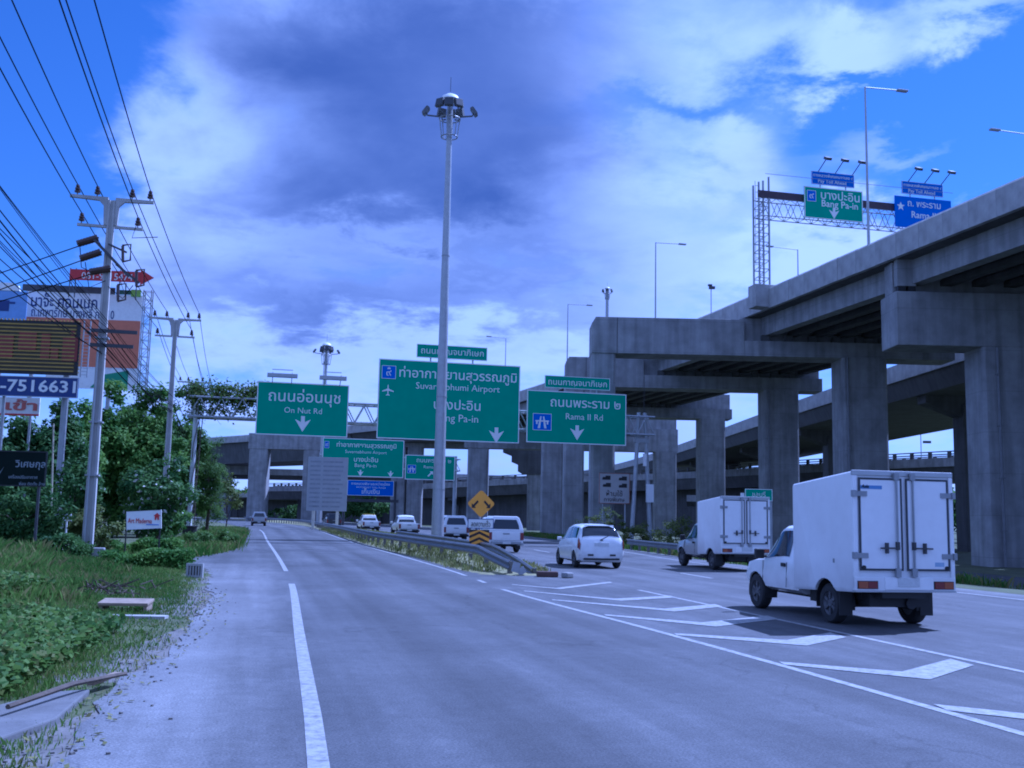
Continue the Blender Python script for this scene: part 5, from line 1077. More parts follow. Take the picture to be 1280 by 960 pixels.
def utility_pole(p, label, busy=False):
    o = empty('utility_pole', p, PZ, label, 'utility pole', 'concrete power poles along the left verge')
    b = MB(); n = 8; vs = []
    for z in np.linspace(-.4, PTOP, n+1):
        t = max(z, 0)/PTOP; w = .172-.06*t; d = .14-.045*t
        for x, y in ((-w, -d), (-w*.45, -d), (-w*.36, -d+.05), (w*.36, -d+.05), (w*.45, -d), (w, -d), (w, d), (-w, d)): vs.append((x, y, z))
    b.add(vs, [(i*8+k, i*8+(k+1) % 8, i*8+8+(k+1) % 8, i*8+8+k) for i in range(n) for k in range(8)]+[tuple(range(7, -1, -1)), tuple(range(n*8, n*8+8))]); b.build('shaft', POLEC, o)
    for x0, x1, z in ((-1.32, -.14, 12.40), (.14, 1.40, 12.40)):
        sg = -1 if x0 < 0 else 1; b = MB(); P_ = [(sg*.12, 11.5), (sg*.22, 11.5), (sg*.26, 12.20), (sg*.42, 12.37), (sg*1.38, 12.41), (sg*1.38, 12.50), (sg*.12, 12.50)]
        b.prism(P_ if sg > 0 else P_, -.07, .07); b.build('crossarm', POLEC, o)
    for sg in (-1, 1): b = MB(); b.bb(min(sg*.14, sg*1.08), max(sg*.14, sg*1.08), -.05, .05, 11.41, 11.50); b.build('lower_crossarm', POLEC, o)
    for x, z in COND: link_mesh('insulator', INS, o, (x, 0, z-.36))
    if busy:
        for k, (x, z, dz) in enumerate(((-.75, 10.85, .28), (-.62, 10.35, .30), (-.28, 9.85, .18))):
            b = MB(); a = Vector((x+.42, -.12, z+dz*.6)); c = Vector((x-.26, -.2, z-dz*.5)); d = (c-a)
            b.cyl(a, c, .03, n=6)
            for q in np.linspace(.12, .92, 7): m_ = a+d*q; b.cyl(m_-d.normalized()*.05, m_+d.normalized()*.05, .13, .115, n=10)
            b.build('strain_insulator', CERAM, o)
        b = MB(); b.bar((-.5, -.2, 10.95), (.75, -.2, 9.7), .09); b.bar((.0, -.18, 10.8), (.62, -.18, 10.55), .06); b.bar((.3, -.2, 10.1), (1.1, -.2, 9.5), .07); b.build('switch_frame', DARKST, o)
        for x, z in ((.62, 10.5), (1.12, 9.65), (.55, 9.1)):
            b = MB(); b.tube([(x-.16, -.22, z+.28), (x+.12, -.22, z+.34), (x+.14, -.22, z-.22), (x-.12, -.22, z-.30)], .035, 6); b.cyl((x-.14, -.22, z+.26), (x-.10, -.22, z-.28), .05, n=8); b.build('fuse_switch', CERAM, o)
        for pts in ([(-.9, -.2, 10.6), (-.8, -.25, 9.9), (-.3, -.2, 9.7)], [(-.7, -.2, 10.1), (-.5, -.3, 9.2), (.0, -.2, 9.5)], [(.1, -.2, 9.3), (.6, -.25, 8.9), (.9, -.2, 9.4)], [(.9, 0, 11.8), (.75, -.1, 11.1), (1.6, -.1, 11.2)]): b = MB(); b.tube(pts, .016, 5); b.build('jumper_wire', CABLE, o)
        for z, x1 in ((7.75, 1.15), (7.25, 1.05)):
            b = MB(); b.bb(-.35, x1, -.24, -.17, z-.06, z+.06); b.build('cable_bracket', DARKST, o)
        b = MB(); b.bb(-.10, -.05, -.2, -.16, .3, 7.2); b.build('conduit', GALV, o)
        for z in (2.8, 4.6, 7.5): b = MB(); b.bb(-.22, .22, -.19, .19, z, z+.05); b.build('steel_band', ARMM, o)
    return o
utility_pole(PP[1], 'nearest grey concrete power pole with crowded switches left of the road', True)
utility_pole(PP[2], 'second grey concrete power pole behind the nearest one')
utility_pole(PP[3], 'third power pole whose crossarms rise above the vines')
b = MB(); b.bb(.15, .55, -.45, -.1, -.1, .42); tag(b.build('concrete_block', CONC, None, PP[1]+Vector((.05, 0, 0)), (0, 0, PZ), bevel=.03), 'small grey concrete block against the foot of the nearest power pole', 'block')
def off(p, x, z): return p + Vector((math.cos(PZ)*x, math.sin(PZ)*x, z))
def wire(pts, sag, r, label, group, n=14, name='power_line'):
    b = MB(); P_ = []
    for i in range(len(pts)-1):
        a, c = Vector(pts[i]), Vector(pts[i+1]); L_ = (c-a).length
        for k in range(n+(1 if i == len(pts)-2 else 0)): t = k/n; P_.append(a.lerp(c, t)-Vector((0, 0, 4*sag*(L_/25)**2*t*(1-t))))
    b.tube(P_, r, 5); return tag(b.build(name, CABLE, None, smooth=True), label, 'cable', group)
for (x, z), lb in zip(COND, ('left tip of the upper crossarm', 'inner left insulator of the upper crossarm', 'inner right insulator of the upper crossarm', 'right tip of the upper crossarm', 'left tip of the lower crossarm', 'right tip of the lower crossarm')):
    wire([off(p, x, z) for p in PP], .22, .017, 'power conductor on the '+lb+' of each pole', 'overhead power conductors')
for k in range(14):
    x = -.30+.075*k + random.uniform(-.05, .05); z = 7.85-.16*(k % 6)+random.uniform(-.05, .05)
    wire([off(PP[0], x-.9-.16*k+random.uniform(-.5, .5), z+.6+.22*k+random.uniform(-.9, .9))] + [off(p, x*.6, z+random.uniform(-.2, .2)) for p in PP[1:4]], .2+random.uniform(0, .3), .009+.003*(k % 3), 'black telecom cable of the thick bundle running low along the poles', 'telecom cables below the power conductors', name='telecom_cable')
for k, (x, z, tz) in enumerate(((-1.0, 10.68, 5.9), (-.88, 10.18, 5.7), (-.55, 9.72, 6.9))):
    wire([off(PP[1], x, z), Vector((-41+k*1.2, 46+k, tz))], .12, .02, ('topmost', 'middle', 'lowest')[k]+' of the three service wires leaving the nearest pole leftwards', 'service wires dead-ended on the nearest pole', name='service_wire')

# ------------------------------------------------------------------ billboards on the left
def quad_sign(name, label, Y, rz, corners, face, rim=None, cat='billboard', border=.08, thick=None):
    cx = sum(c[0] for c in corners)/4; p = at(cx, corners[0][1], Y); W_ = Wall((p.x, p.y), rz); return Sign(W_, name, corners, label, face, rim, 0, cat, border)
BBW = quad_sign('billboard', 'white and orange billboard with dark lettering behind the nearest pole', 76, R(6), [(30, 364), (177.5, 369), (29, 457), (173, 460)], WHITE, None)
a, z1 = BBW.wall.hit(29, 397); c, z0 = BBW.wall.hit(174, 460); zt = BBW.wall.hit(100, 398.5)[1]
b = MB(); b.bb(-BBW.w/2+.02, BBW.w/2-.02, -.02, .03, -BBW.h/2, zt-BBW.cz); b.build('orange_panel', ORANGE, BBW.root)
BBW.text('นาจ๊ะ คอนเนค', 39, 122, 376, h=1.05, mat=NAVY, bold=.012); BBW.text('ถ.เทพารักษ์ บางพลี กม.10', 39, 143, 391, h=.75, mat=NAVY, bold=.008)
b = MB(); b.bb(-BBW.w/2-.3, BBW.w*.26, -.05, .05, BBW.h/2+.01, BBW.h/2+.5); b.build('top_band', DARKST, BBW.root)
b = MB(); b.bb(BBW.w*.27, BBW.w*.43, -.06, .02, BBW.h/2+.02, BBW.h/2+.36); b.build('name_strip', M('dark_green', (.02, .08, .04), .5, var=.1), BBW.root)
b = MB(); b.bb(BBW.w*.40, BBW.w*.485, -.08, .0, BBW.h/2-.1, BBW.h/2+.42); b.build('lime_panel', LIME, BBW.root)
b = MB(); b.bb(-BBW.w/2+1.8, BBW.w/2, .05, .1, -BBW.h/2-1.6, -BBW.h/2-.02); b.build('lower_panel', WHITE, BBW.root)
b = MB(); b.prism([(BBW.w*.10, -BBW.h/2-1.5), (BBW.w*.42, -BBW.h/2-1.5), (BBW.w*.42, -BBW.h/2-.15), (BBW.w*.22, -BBW.h/2-.5)], .02, .045); b.build('green_panel', M('panel_green', (.05, .25, .12), .5, var=.1), BBW.root)
b = MB(); x0, x1 = BBW.w/2+.05, BBW.w/2+.62; zz = np.arange(-BBW.cz, BBW.h/2+.9, .62)
for xx in (x0, x1):
    for yy in (.1, .6): b.bar((xx, yy, zz[0]), (xx, yy, zz[-1]+.1), .07)
for i in range(len(zz)-1):
    for yy in (.1, .6): b.bar((x0, yy, zz[i]), (x1, yy, zz[i+1]), .035) if i % 2 else b.bar((x1, yy, zz[i]), (x0, yy, zz[i+1]), .035); b.bar((x0, yy, zz[i+1]), (x1, yy, zz[i+1]), .035)
b.build('lattice_tower', STEEL, BBW.root)
for fx in (-.42, -.1, .25):
    b = MB(); b.cyl((BBW.w*fx, .4, -BBW.cz), (BBW.w*fx, .4, BBW.h/2), .16, n=10); b.build('post', STEEL, BBW.root)
b = MB()
for k in range(6):   # spot bars beside the pole
    pass
RA = quad_sign('arrow_board', 'red arrow-shaped board with a phone number on the billboard top', 75, R(6), [(87, 337), (176, 339), (87, 350.5), (176, 352)], REDB, None, 'sign board')
RA.panel.data.materials.clear(); RA.panel.data.materials.append(REDB)
b = MB(); hw_ = RA.w/2; hh = RA.h/2; b.prism([(hw_-.02, hh*1.5), (hw_+.95, 0), (hw_-.02, -hh*1.5)], .0, .07); b.build('arrow_head', REDB, RA.root)
RA.text('081-9115474', 102, 166, 345.5, h=.50); b = MB()
for fx in (-.5, -.42, .2, .44): b.bar((RA.w*fx, .15, -1.7), (RA.w*fx, .15, RA.h/2+.1), .06)
for fx, gx in ((-.5, -.42), (-.42, -.2), (.2, .3)): b.bar((RA.w*fx, .15, -.2), (RA.w*gx, .15, -1.5), .04)
b.build('support_frame', DARKST, RA.root)
BL = quad_sign('billboard', 'pale blue panel with dark emblem at the left edge above the dark board', 74, R(6), [(-40, 362), (34, 364), (-40, 398), (33, 399)], M('pale_blue', (.22, .33, .62), .5, var=.08), None)
b = MB(); b.prism([(-BL.w*.5, BL.h/2+.02), (BL.w*.36, BL.h/2+.02), (BL.w*.33, BL.h/2+.42), (BL.w*.2, BL.h/2+.6), (-BL.w*.5, BL.h/2+.6)], -.04, .3); b.build('rounded_top', WHITE, BL.root)
b = MB(); b.bb(BL.w*.03, BL.w*.2, -.02, .0, -.45, .35); b.bb(BL.w*.08, BL.w*.30, -.03, -.01, .1, .25); b.build('emblem', NAVY, BL.root)
b = MB(); b.cyl((0, .3, -BL.cz), (0, .3, 0), .2, n=10); b.build('post', STEEL, BL.root)
LD = quad_sign('display_board', 'dark board with dull yellow rows and dark red letters at the left edge', 42, R(5), [(-60, 398), (99.5, 402), (-60, 466), (98.5, 468)], PALM, BLACK, 'display board', .12)
for i in range(13):
    z = -LD.h/2+.16+i*(LD.h-.32)/12; b = MB(); b.bb(-LD.w/2+.12, LD.w/2-.16, -.05, -.008, z-.028, z+.028); b.build('louvre', LED_Y, LD.root)
b = MB()
for x0, x1, z0, z1 in ((-.08, .06, -.05, .28), (.10, .17, -.22, .26), (.18, .24, -.22, .0), (.27, .39, -.24, .22), (.33, .36, .22, .33), (-.25, -.12, -.2, .2)): b.bb(LD.w*x0+.5, LD.w*x1+.5, -.045, -.012, LD.h*z0, LD.h*z1)
b.build('dark_letters', LED_R, LD.root)
b = MB()
for i in range(34): b.bb(-LD.w/2+.1+i*.145, -LD.w/2+.15+i*.145, -.06, .0, LD.h/2, LD.h/2+.05)
for i in range(14): b.bb(LD.w/2, LD.w/2+.07, -.03, .02, -LD.h/2+.1+i*.15, -LD.h/2+.13+i*.15)
b.build('bulb_trim', LED_Y, LD.root)
b = MB(); xx = LD.w/2+.1
for q in (xx, xx+.26): b.bar((q, .1, -LD.h/2-.05), (q, .1, LD.h/2+.1), .045)
for i in range(15): b.bar((xx, .1, -LD.h/2+.05+i*.14), (xx+.26, .1, -LD.h/2+.05+i*.14), .02)
b.build('ladder_frame', GALV, LD.root)
for fx in (-.15, .40): b = MB(); b.cyl((LD.w*fx, .3, -LD.cz-.3), (LD.w*fx, .3, LD.h/2), .14, n=10); b.build('post', STEEL, LD.root)
PB = quad_sign('phone_board', 'navy board with the white number 7516631 under the dark board', 41.6, R(5), [(-60, 469), (98, 470.5), (-60, 495), (97, 496)], NAVY, SBACK, 'sign board', .03)
PB.text('-7516631', 0.5, 95, 482.5, h=.50, bold=.02); b = MB(); b.cyl((PB.w*.4, .25, -PB.cz-.3), (PB.w*.4, .25, PB.h/2), .07, n=8); b.cyl((-PB.w*.1, .25, -PB.cz-.3), (-PB.w*.1, .25, PB.h/2), .07, n=8); b.build('post', STEEL, PB.root)
EN = quad_sign('entrance_board', 'faded white board with red Thai word under the navy phone board', 45, R(5), [(-14, 496), (50, 497), (-14, 519), (49, 519.5)], WHITE, None, 'sign board')
EN.text('เข้า', 7, 47, 506, h=.50, mat=M('faded_red', (.45, .13, .11), .6, var=.1), bold=.03); b = MB(); b.bb(-EN.w/2, EN.w/2, -.02, .0, -EN.h/2, -EN.h/2+.08); b.build('red_stripe', REDB, EN.root); b = MB(); b.cyl((EN.w*.3, .2, -EN.cz-.3), (EN.w*.3, .2, 0), .06, n=8); b.build('post', STEEL, EN.root)
DK = quad_sign('shop_sign', 'dark green sign with pale Thai lettering low in the shade at left', 33.5, R(5), [(-50, 562), (58, 564), (-50, 607), (57.5, 608)], M('sign_dark', (.008, .014, .012), .8, var=.2, spec=.1), BLACK, 'sign board', .04)
GREYT = M('faded_letter', (.26, .29, .31), .6, var=.15)
DK.text('วิเศษกุล', 19, 57, 581.5, h=.30, mat=GREYT, bold=.01); DK.text('เครื่องปรับอากาศ', 11, 47, 596, h=.12, mat=GREYT); DK.text('ซ่อม ติดตั้ง ล้าง', 24, 56, 604.5, h=.11, mat=GREYT); icon(DK.root, 'emblem', [(-.5, .5), (-.3, -.2), (.1, -.3), (.5, .5), (.2, .0), (-.1, .0)], DK.w*.5-1.5, -.14, .4, GREYT)
b = MB(); b.cyl((DK.w*.42, .1, -DK.cz-.2), (DK.w*.42, .1, DK.h/2), .05, n=8); b.cyl((-DK.w*.2, .1, -DK.cz-.2), (-DK.w*.2, .1, DK.h/2), .05, n=8); b.build('post', DARKST, DK.root)
AM = quad_sign('name_board', 'small white board with red handwriting on two thin legs by the hedge', 36, R(6), [(158, 637), (202, 639), (157, 661), (200.5, 662.5)], SWHITE, BLACK, 'sign board', .012)
AM.text('Art Maderna', 160, 190, 651, h=.17, mat=REDB); AM.root.children[-1].rotation_euler = (0, R(-4), 0)
b = MB(); b.bb(.10, .52, -.02, -.005, -.17, -.145); b.build('underline', BLUE, AM.root)
icon(AM.root, 'house_emblem', [(-.5, .05), (0, .5), (.5, .05), (.3, .05), (.3, -.5), (.08, -.5), (.08, -.2), (-.08, -.2), (-.08, -.5), (-.3, -.5), (-.3, .05)], AM.w*.38, AM.h*.2, .24, REDB)
b = MB()
for fx in (-.49, .47): b.bb(AM.w*fx-.02, AM.w*fx+.02, .06, .1, -AM.cz-.1, -AM.h*.4)
b.build('leg', BLACK, AM.root)

# ------------------------------------------------------------------ trees, shrubs, grass
L1 = leafmat('leaf_deep', (.055, .135, .022), (.175, .285, .048)); L2 = leafmat('leaf_mid', (.048, .11, .020), (.15, .235, .045)); L3 = leafmat('leaf_olive', (.075, .11, .025), (.18, .205, .055))
L4 = leafmat('leaf_blue', (.038, .095, .026), (.12, .21, .05)); GR3 = leafmat('sunburnt_grass', (.12, .15, .035), (.26, .27, .09), .3); FLW = leafmat('blossom', (.45, .45, .40), (.70, .70, .66), .2)
GR1 = leafmat('grass_blade', (.055, .13, .020), (.16, .25, .045), .35); GR2 = leafmat('dry_blade', (.15, .15, .05), (.25, .24, .085), .3)
def leaf_mesh(name, C_, N_, size, aspect, mat, flat=0.35, tone=None, extra=None):
    """Bent four-cornered leaves at centres C_ with facing N_."""
    n = len(C_); a = rng.normal(size=(n, 3)); N_ = N_/np.maximum(np.linalg.norm(N_, axis=1, keepdims=True), 1e-6)
    t = np.cross(N_, a); t /= np.maximum(np.linalg.norm(t, axis=1, keepdims=True), 1e-6); s = np.cross(N_, t)
    L_ = (size*rng.uniform(.6, 1.3, n))[:, None]; W_ = L_*aspect
    v = np.stack([C_-t*L_*.5, C_+s*W_*.5-N_*L_*flat*.25, C_+t*L_*.5-N_*L_*flat*.3, C_-s*W_*.5-N_*L_*flat*.25], 1).reshape(-1, 3)
    me = bpy.data.meshes.new(name); me.vertices.add(4*n); me.vertices.foreach_set('co', v.ravel().astype(np.float32)); me.loops.add(4*n); me.loops.foreach_set('vertex_index', np.arange(4*n, dtype=np.int32))
    me.polygons.add(n); me.polygons.foreach_set('loop_start', np.arange(0, 4*n, 4, dtype=np.int32)); me.polygons.foreach_set('loop_total', np.full(n, 4, dtype=np.int32))
    mats = mat if isinstance(mat, list) else [mat]
    for q in mats: me.materials.append(q)
    if len(mats) > 1: me.polygons.foreach_set('material_index', (rng.random(n) < extra).astype(np.int32))
    at_ = me.attributes.new('tone', 'FLOAT', 'FACE'); tt = rng.random(n) if tone is None else tone; at_.data.foreach_set('value', np.clip(tt, 0, 1).astype(np.float32)); me.update(calc_edges=True); return me
def crown_cloud(c, rx, ry, rz_, ncl, per, spread, low=-.9):
    """Clumps of leaves: cluster centres through an uneven ellipsoid; returns centres, normals, tones."""
    C_, N_, T_ = [], [], []
    for k in range(ncl):
        while True:
            d = rng.normal(size=3); d /= np.linalg.norm(d)
            if d[2] > low: break
        r = (0.55+.5*rng.random()**.6)*(0.85+.22*math.sin(3.1*d[0]+5*d[1]+c[0])+.12*math.sin(7*d[2]+c[1])); q = np.array([rx, ry, rz_])*d*r
        m_ = int(per*rng.uniform(.5, 1.4)); sp = spread*rng.uniform(.6, 1.3); o_ = rng.normal(size=(m_, 3)); o_ /= np.linalg.norm(o_, axis=1, keepdims=True); rad = rng.random(m_)**.5
        P_ = q+o_*rad[:, None]*sp*np.array([1, 1, .75]); C_.append(P_+np.array(c)); nn = o_*.6+rng.normal(size=(m_, 3))*.5+d*.4+np.array([0, 0, .5]); N_.append(nn); T_.append(np.full(m_, rng.uniform(.1, .8))+rng.normal(size=m_)*.22)
    return np.concatenate(C_), np.concatenate(N_), np.concatenate(T_)
def tree(name, base, h, crown_c, rads, ncl, per, spread, leaf, mat, label, cat='tree', group=None, trunk_r=.14, low=-.9, asp=.5, extra=None):
    o = empty(name, base, 0, label, cat, group)
    C_, N_, T_ = crown_cloud(crown_c, *rads, ncl, per, spread, low); C_[:, 2] = np.maximum(C_[:, 2], .04)
    link_mesh('crown', leaf_mesh('crown', C_, N_, leaf, asp, mat, tone=T_, extra=extra), o)
    b = MB(); top = Vector(crown_c)+Vector((0, 0, rads[2]*.45)); pts = [Vector((0, 0, -.3)), Vector((.1, .05, h*.3)), Vector((crown_c[0]*.7, crown_c[1]*.7, h*.6)), top]; b.tube(pts, [trunk_r, trunk_r*.8, trunk_r*.55, trunk_r*.18], 7)
    for k in range(7):
        t = .25+.09*k; p = pts[0].lerp(pts[3], t); a = k*2.4; q = Vector(crown_c)+Vector((rads[0]*.75*math.cos(a), rads[1]*.75*math.sin(a), rads[2]*random.uniform(-.2, .6))); b.tube([p, p.lerp(q, .5)+Vector((0, 0, .2)), q], [trunk_r*.42, trunk_r*.26, trunk_r*.08], 5)
    b.build('trunk', BARK, o, smooth=True); return o
def px_tree(name, px, py_top, py_bot, Y, wpx, label, mat, leaf=.24, ncl=70, per=70, spread=.6, depth=None, zb=None, **k):
    g = at(px, 640, Y); zt = at(px, py_top, Y).z; z0 = 0 if zb is None else at(px, zb, Y).z; rx = wpx*Y/1300/2; cz = (zt+z0)/2; rz_ = (zt-z0)/2
    return tree(name, (g.x, Y, 0), zt*.8, (0, 0, cz), (rx*.92, (depth or rx)*.92, rz_*.95), ncl, per, spread, leaf, mat, label, **k)
GT = 'trees behind the left verge'
px_tree('leafy_tree', 174, 486, 700, 63.5, 112, 'tallest dense tree behind the nearest power pole', L1, .30, 150, 150, .75, group=GT)
px_tree('leafy_tree', 118, 487, 690, 62, 92, 'leafy tree under the billboard just left of the nearest pole', L1, .30, 120, 140, .75, group=GT)
px_tree('leafy_tree', 150, 478, 700, 70, 96, 'leafy tree rising highest under the lower edge of the white and orange billboard', L2, .32, 100, 130, .8, group=GT)
px_tree('leafy_tree', 88, 500, 700, 58, 80, 'leafy tree behind the bamboo pole', L1, .28, 100, 130, .65, group=GT)
px_tree('leafy_tree', 232, 508, 690, 80, 50, 'small leafy tree filling the gap left of the white gantry leg', L1, .30, 70, 110, .7, group=GT)
px_tree('leafy_tree', 66, 508, 690, 47, 80, 'dark leafy tree below the navy phone board', L4, .28, 110, 130, .65, group=GT)
px_tree('leafy_tree', 14, 520, 690, 46, 86, 'dark leafy tree at the left edge under the faded entrance board', L4, .28, 110, 130, .65, group=GT)
px_tree('leafy_tree', -46, 470, 690, 52, 100, 'leafy tree cut by the left edge of the view', L1, .30, 100, 130, .75, group=GT)
px_tree('leafy_tree', 212, 492, 680, 75, 74, 'bushy tree between the second pole and the white gantry leg', L2, .32, 110, 120, .8, group=GT)
px_tree('columnar_tree', 259, 532, 668, 76, 40, 'narrow feathery green tree just right of the white gantry leg', L2, .17, 120, 150, .55, group=GT, asp=.25)
px_tree('young_tree', 283, 596, 660, 96, 44, 'small sparse tree beside the ramp in front of the far pier', L3, .32, 26, 45, .7, zb=640, group=GT, trunk_r=.07)
px_tree('flowering_shrub', 196, 558, 700, 41, 92, 'broad shrub with scattered white blossoms right of the nearest pole', [L4, FLW], .20, 95, 75, .42, extra=.030, cat='shrub', trunk_r=.06)
px_tree('flowering_shrub', 92, 560, 695, 40, 76, 'dark shrub with a few white blossoms left of the nearest pole', [L4, FLW], .20, 75, 75, .42, extra=.018, cat='shrub', trunk_r=.06)
px_tree('flowering_shrub', 212, 612, 690, 52, 50, 'lower shrub with pale blossoms behind the black planter', [L1, FLW], .20, 60, 70, .42, extra=.022, cat='shrub', trunk_r=.05)
px_tree('shrub', 30, 600, 700, 35.2, 118, 'black-green shrub filling the shade below the dark sign', L4, .17, 95, 80, .38, depth=1.0, cat='shrub', trunk_r=.05)
px_tree('shrub', 120, 628, 700, 36.5, 60, 'low yellow-green bush behind the foot of the nearest pole', L3, .15, 50, 80, .3, depth=.8, cat='shrub', trunk_r=.04)
px_tree('shrub', 283, 664, 692, 50, 34, 'small bright bush at the road edge near the white bollard', L2, .12, 36, 90, .25, cat='shrub', trunk_r=.03, depth=.8)
px_tree('shrub', 252, 664, 690, 49, 40, 'bright green bush between planter and road edge', L2, .13, 40, 90, .28, cat='shrub', trunk_r=.03, depth=.9)
def hedge(px0, px1, Y, ytop, label, mat, leaf=.11):
    a, c = at(px0, 680, Y), at(px1, 680, Y); zt = at((px0+px1)/2, ytop, Y).z; w = c.x-a.x
    o = empty('hedge', ((a.x+c.x)/2, Y, 0), 0, label, 'hedge'); n = int(w*1900); x = rng.uniform(-w/2, w/2, n); y = rng.normal(size=n)*.28; top = zt*(.80+.14*np.sin(x*2.3)+.10*np.sin(x*5.7+1)); z = top*rng.random(n)**.55
    C_ = np.stack([x, y*(1.1-.3*z/zt), np.maximum(z, .03)], 1); N_ = rng.normal(size=(n, 3))*.6+np.array([0, -.2, .7]); T_ = .4+.3*np.sin(x*3.1+z*4)+rng.normal(size=n)*.22
    link_mesh('foliage', leaf_mesh('foliage', C_, N_, leaf, .55, mat, tone=T_), o)
    b = MB()
    for k in range(int(w*3)): xx = -w/2+.2+k*.33; b.cyl((xx, 0, -.1), (xx+random.uniform(-.1, .1), random.uniform(-.1, .1), zt*.7), .018, .008, n=5)
    b.build('stem', BARK, o)
hedge(130, 241, 30.5, 683, 'dark clipped hedge in front of the white name board', L1)
hedge(-30, 112, 34.5, 664, 'low hedge in the shade left of the nearest pole', L4)
hedge(126, 226, 37.4, 670, 'low hedge strip behind the white name board', L1)
# scattered clumps
def scatter(name, label, pts, h, n_per, wid, mat, spread=.16, lean=.5):
    """Grass: thin tapered blades, one object."""
    pts = np.array(pts); n = len(pts)*n_per; base = np.repeat(pts, n_per, 0); base[:, :2] += rng.normal(size=(n, 2))*spread; hh = np.repeat(h if isinstance(h, np.ndarray) else np.full(len(pts), h), n_per)*rng.uniform(.5, 1.25, n)
    a = rng.uniform(0, 2*math.pi, n); ln = rng.normal(size=(n, 2))*lean*hh[:, None]*.6; w = wid*rng.uniform(.6, 1.3, n); dx, dy = np.cos(a)*w/2, np.sin(a)*w/2
    z0 = base[:, 2]; v = np.stack([np.stack([base[:, 0]-dx, base[:, 1]-dy, z0-.03], 1), np.stack([base[:, 0]+dx, base[:, 1]+dy, z0-.03], 1), np.stack([base[:, 0]+ln[:, 0]*.4+dx*.7, base[:, 1]+ln[:, 1]*.4+dy*.7, z0+hh*.6], 1), np.stack([base[:, 0]+ln[:, 0], base[:, 1]+ln[:, 1], z0+hh*.95], 1)], 1).reshape(-1, 3)
    me = bpy.data.meshes.new(name); me.vertices.add(4*n); me.vertices.foreach_set('co', v.ravel().astype(np.float32)); me.loops.add(4*n); me.loops.foreach_set('vertex_index', np.arange(4*n, dtype=np.int32)); me.polygons.add(n)
    me.polygons.foreach_set('loop_start', np.arange(0, 4*n, 4, dtype=np.int32)); me.polygons.foreach_set('loop_total', np.full(n, 4, dtype=np.int32)); mats = mat if isinstance(mat, list) else [mat]
    for q in mats: me.materials.append(q)
    if len(mats) > 1: me.polygons.foreach_set('material_index', (np.repeat(rng.random(len(pts)) < .25, n_per)).astype(np.int32))
    t = np.repeat(np.clip(.45+.28*np.sin(pts[:, 0]*1.1+pts[:, 1]*.6)+rng.normal(size=len(pts))*.2, 0, 1), n_per)+rng.normal(size=n)*.12
    at_ = me.attributes.new('tone', 'FLOAT', 'FACE'); at_.data.foreach_set('value', np.clip(t, 0, 1).astype(np.float32)); me.update(calc_edges=True)
    return tag(link_mesh(name, me), label, None, None, 'stuff')
def verge_pts(n, y0, y1, d0, d1, power=1.0):
    out = []
    while len(out) < n:
        y = y0+(y1-y0)*rng.random()**1.7; d = d0+(d1-d0)*rng.random()**power; x = XS(y)-d
        if x < -.50*y-1.2: continue
        out.append((x, y, ground_z(x, y)))
    return out
def verge_filter(p):
    d = XS(p[1])-p[0]; y = p[1]
    if 14.5 < y < 31: return d > 2.6+.5*math.sin(y*2.2)
    return d > (2.3 if y < 16.5 else 1.0) + .4*math.sin(y*3)
vp = [p for p in verge_pts(9500, 6, 33, .6, 14) if verge_filter(p)]
scatter('tall_grass', 'long rough green grass covering the left verge', vp, np.array([(.24+.12*math.sin(p[0]*1.9+p[1]*.8)*math.sin(p[1]*.9))*(1+1.1*smooth(3.2, 6, XS(p[1])-p[0])) for p in vp]), 9, .016, [GR1, GR2])
vq = [p for p in verge_pts(9000, 6.5, 34, .0, 4.2, 1.0) if random.random() < (XS(p[1])-p[0])*1.3 and not (6.9 < p[1] < 9.4 and .55 < XS(p[1])-p[0] < 1.7)]
scatter('short_grass', 'short mixed grass thinning out along the shoulder edge', vq, .075, 10, .011, [GR1, GR3], spread=.12)
scatter('road_edge_grass', 'green grass along the far left road edge', [(x, y, -.02) for y in rng.uniform(36, 100, 1600) for x in [XS(y)-.1-3.2*rng.random()**1.3]], .40, 9, .04, [GR1, GR2], spread=.2)
isl = []
for y in rng.uniform(32.4, 110, 2600)**1.0:
    a, c = XG(y)+.3, XRL(y)-.2; t = rng.random(); isl.append((a+(c-a)*t, y, .05+.28*math.sin(math.pi*t)*smooth(31, 40, y)))
scatter('island_grass', 'yellow-green grass on the island behind the guardrail', isl, .17, 7, .03, [GR3, GR2], spread=.15)
rw = []
for y in rng.uniform(34, 120, 3000):
    d = 1.5+5.5*rng.random(); x = XRR(y)+d; rw.append((x, y, ground_z(x, y)))
scatter('roadside_weeds', 'weeds in front of the overpass columns along the right road edge', rw, .38, 9, .035, [GR1, GR2], spread=.2)
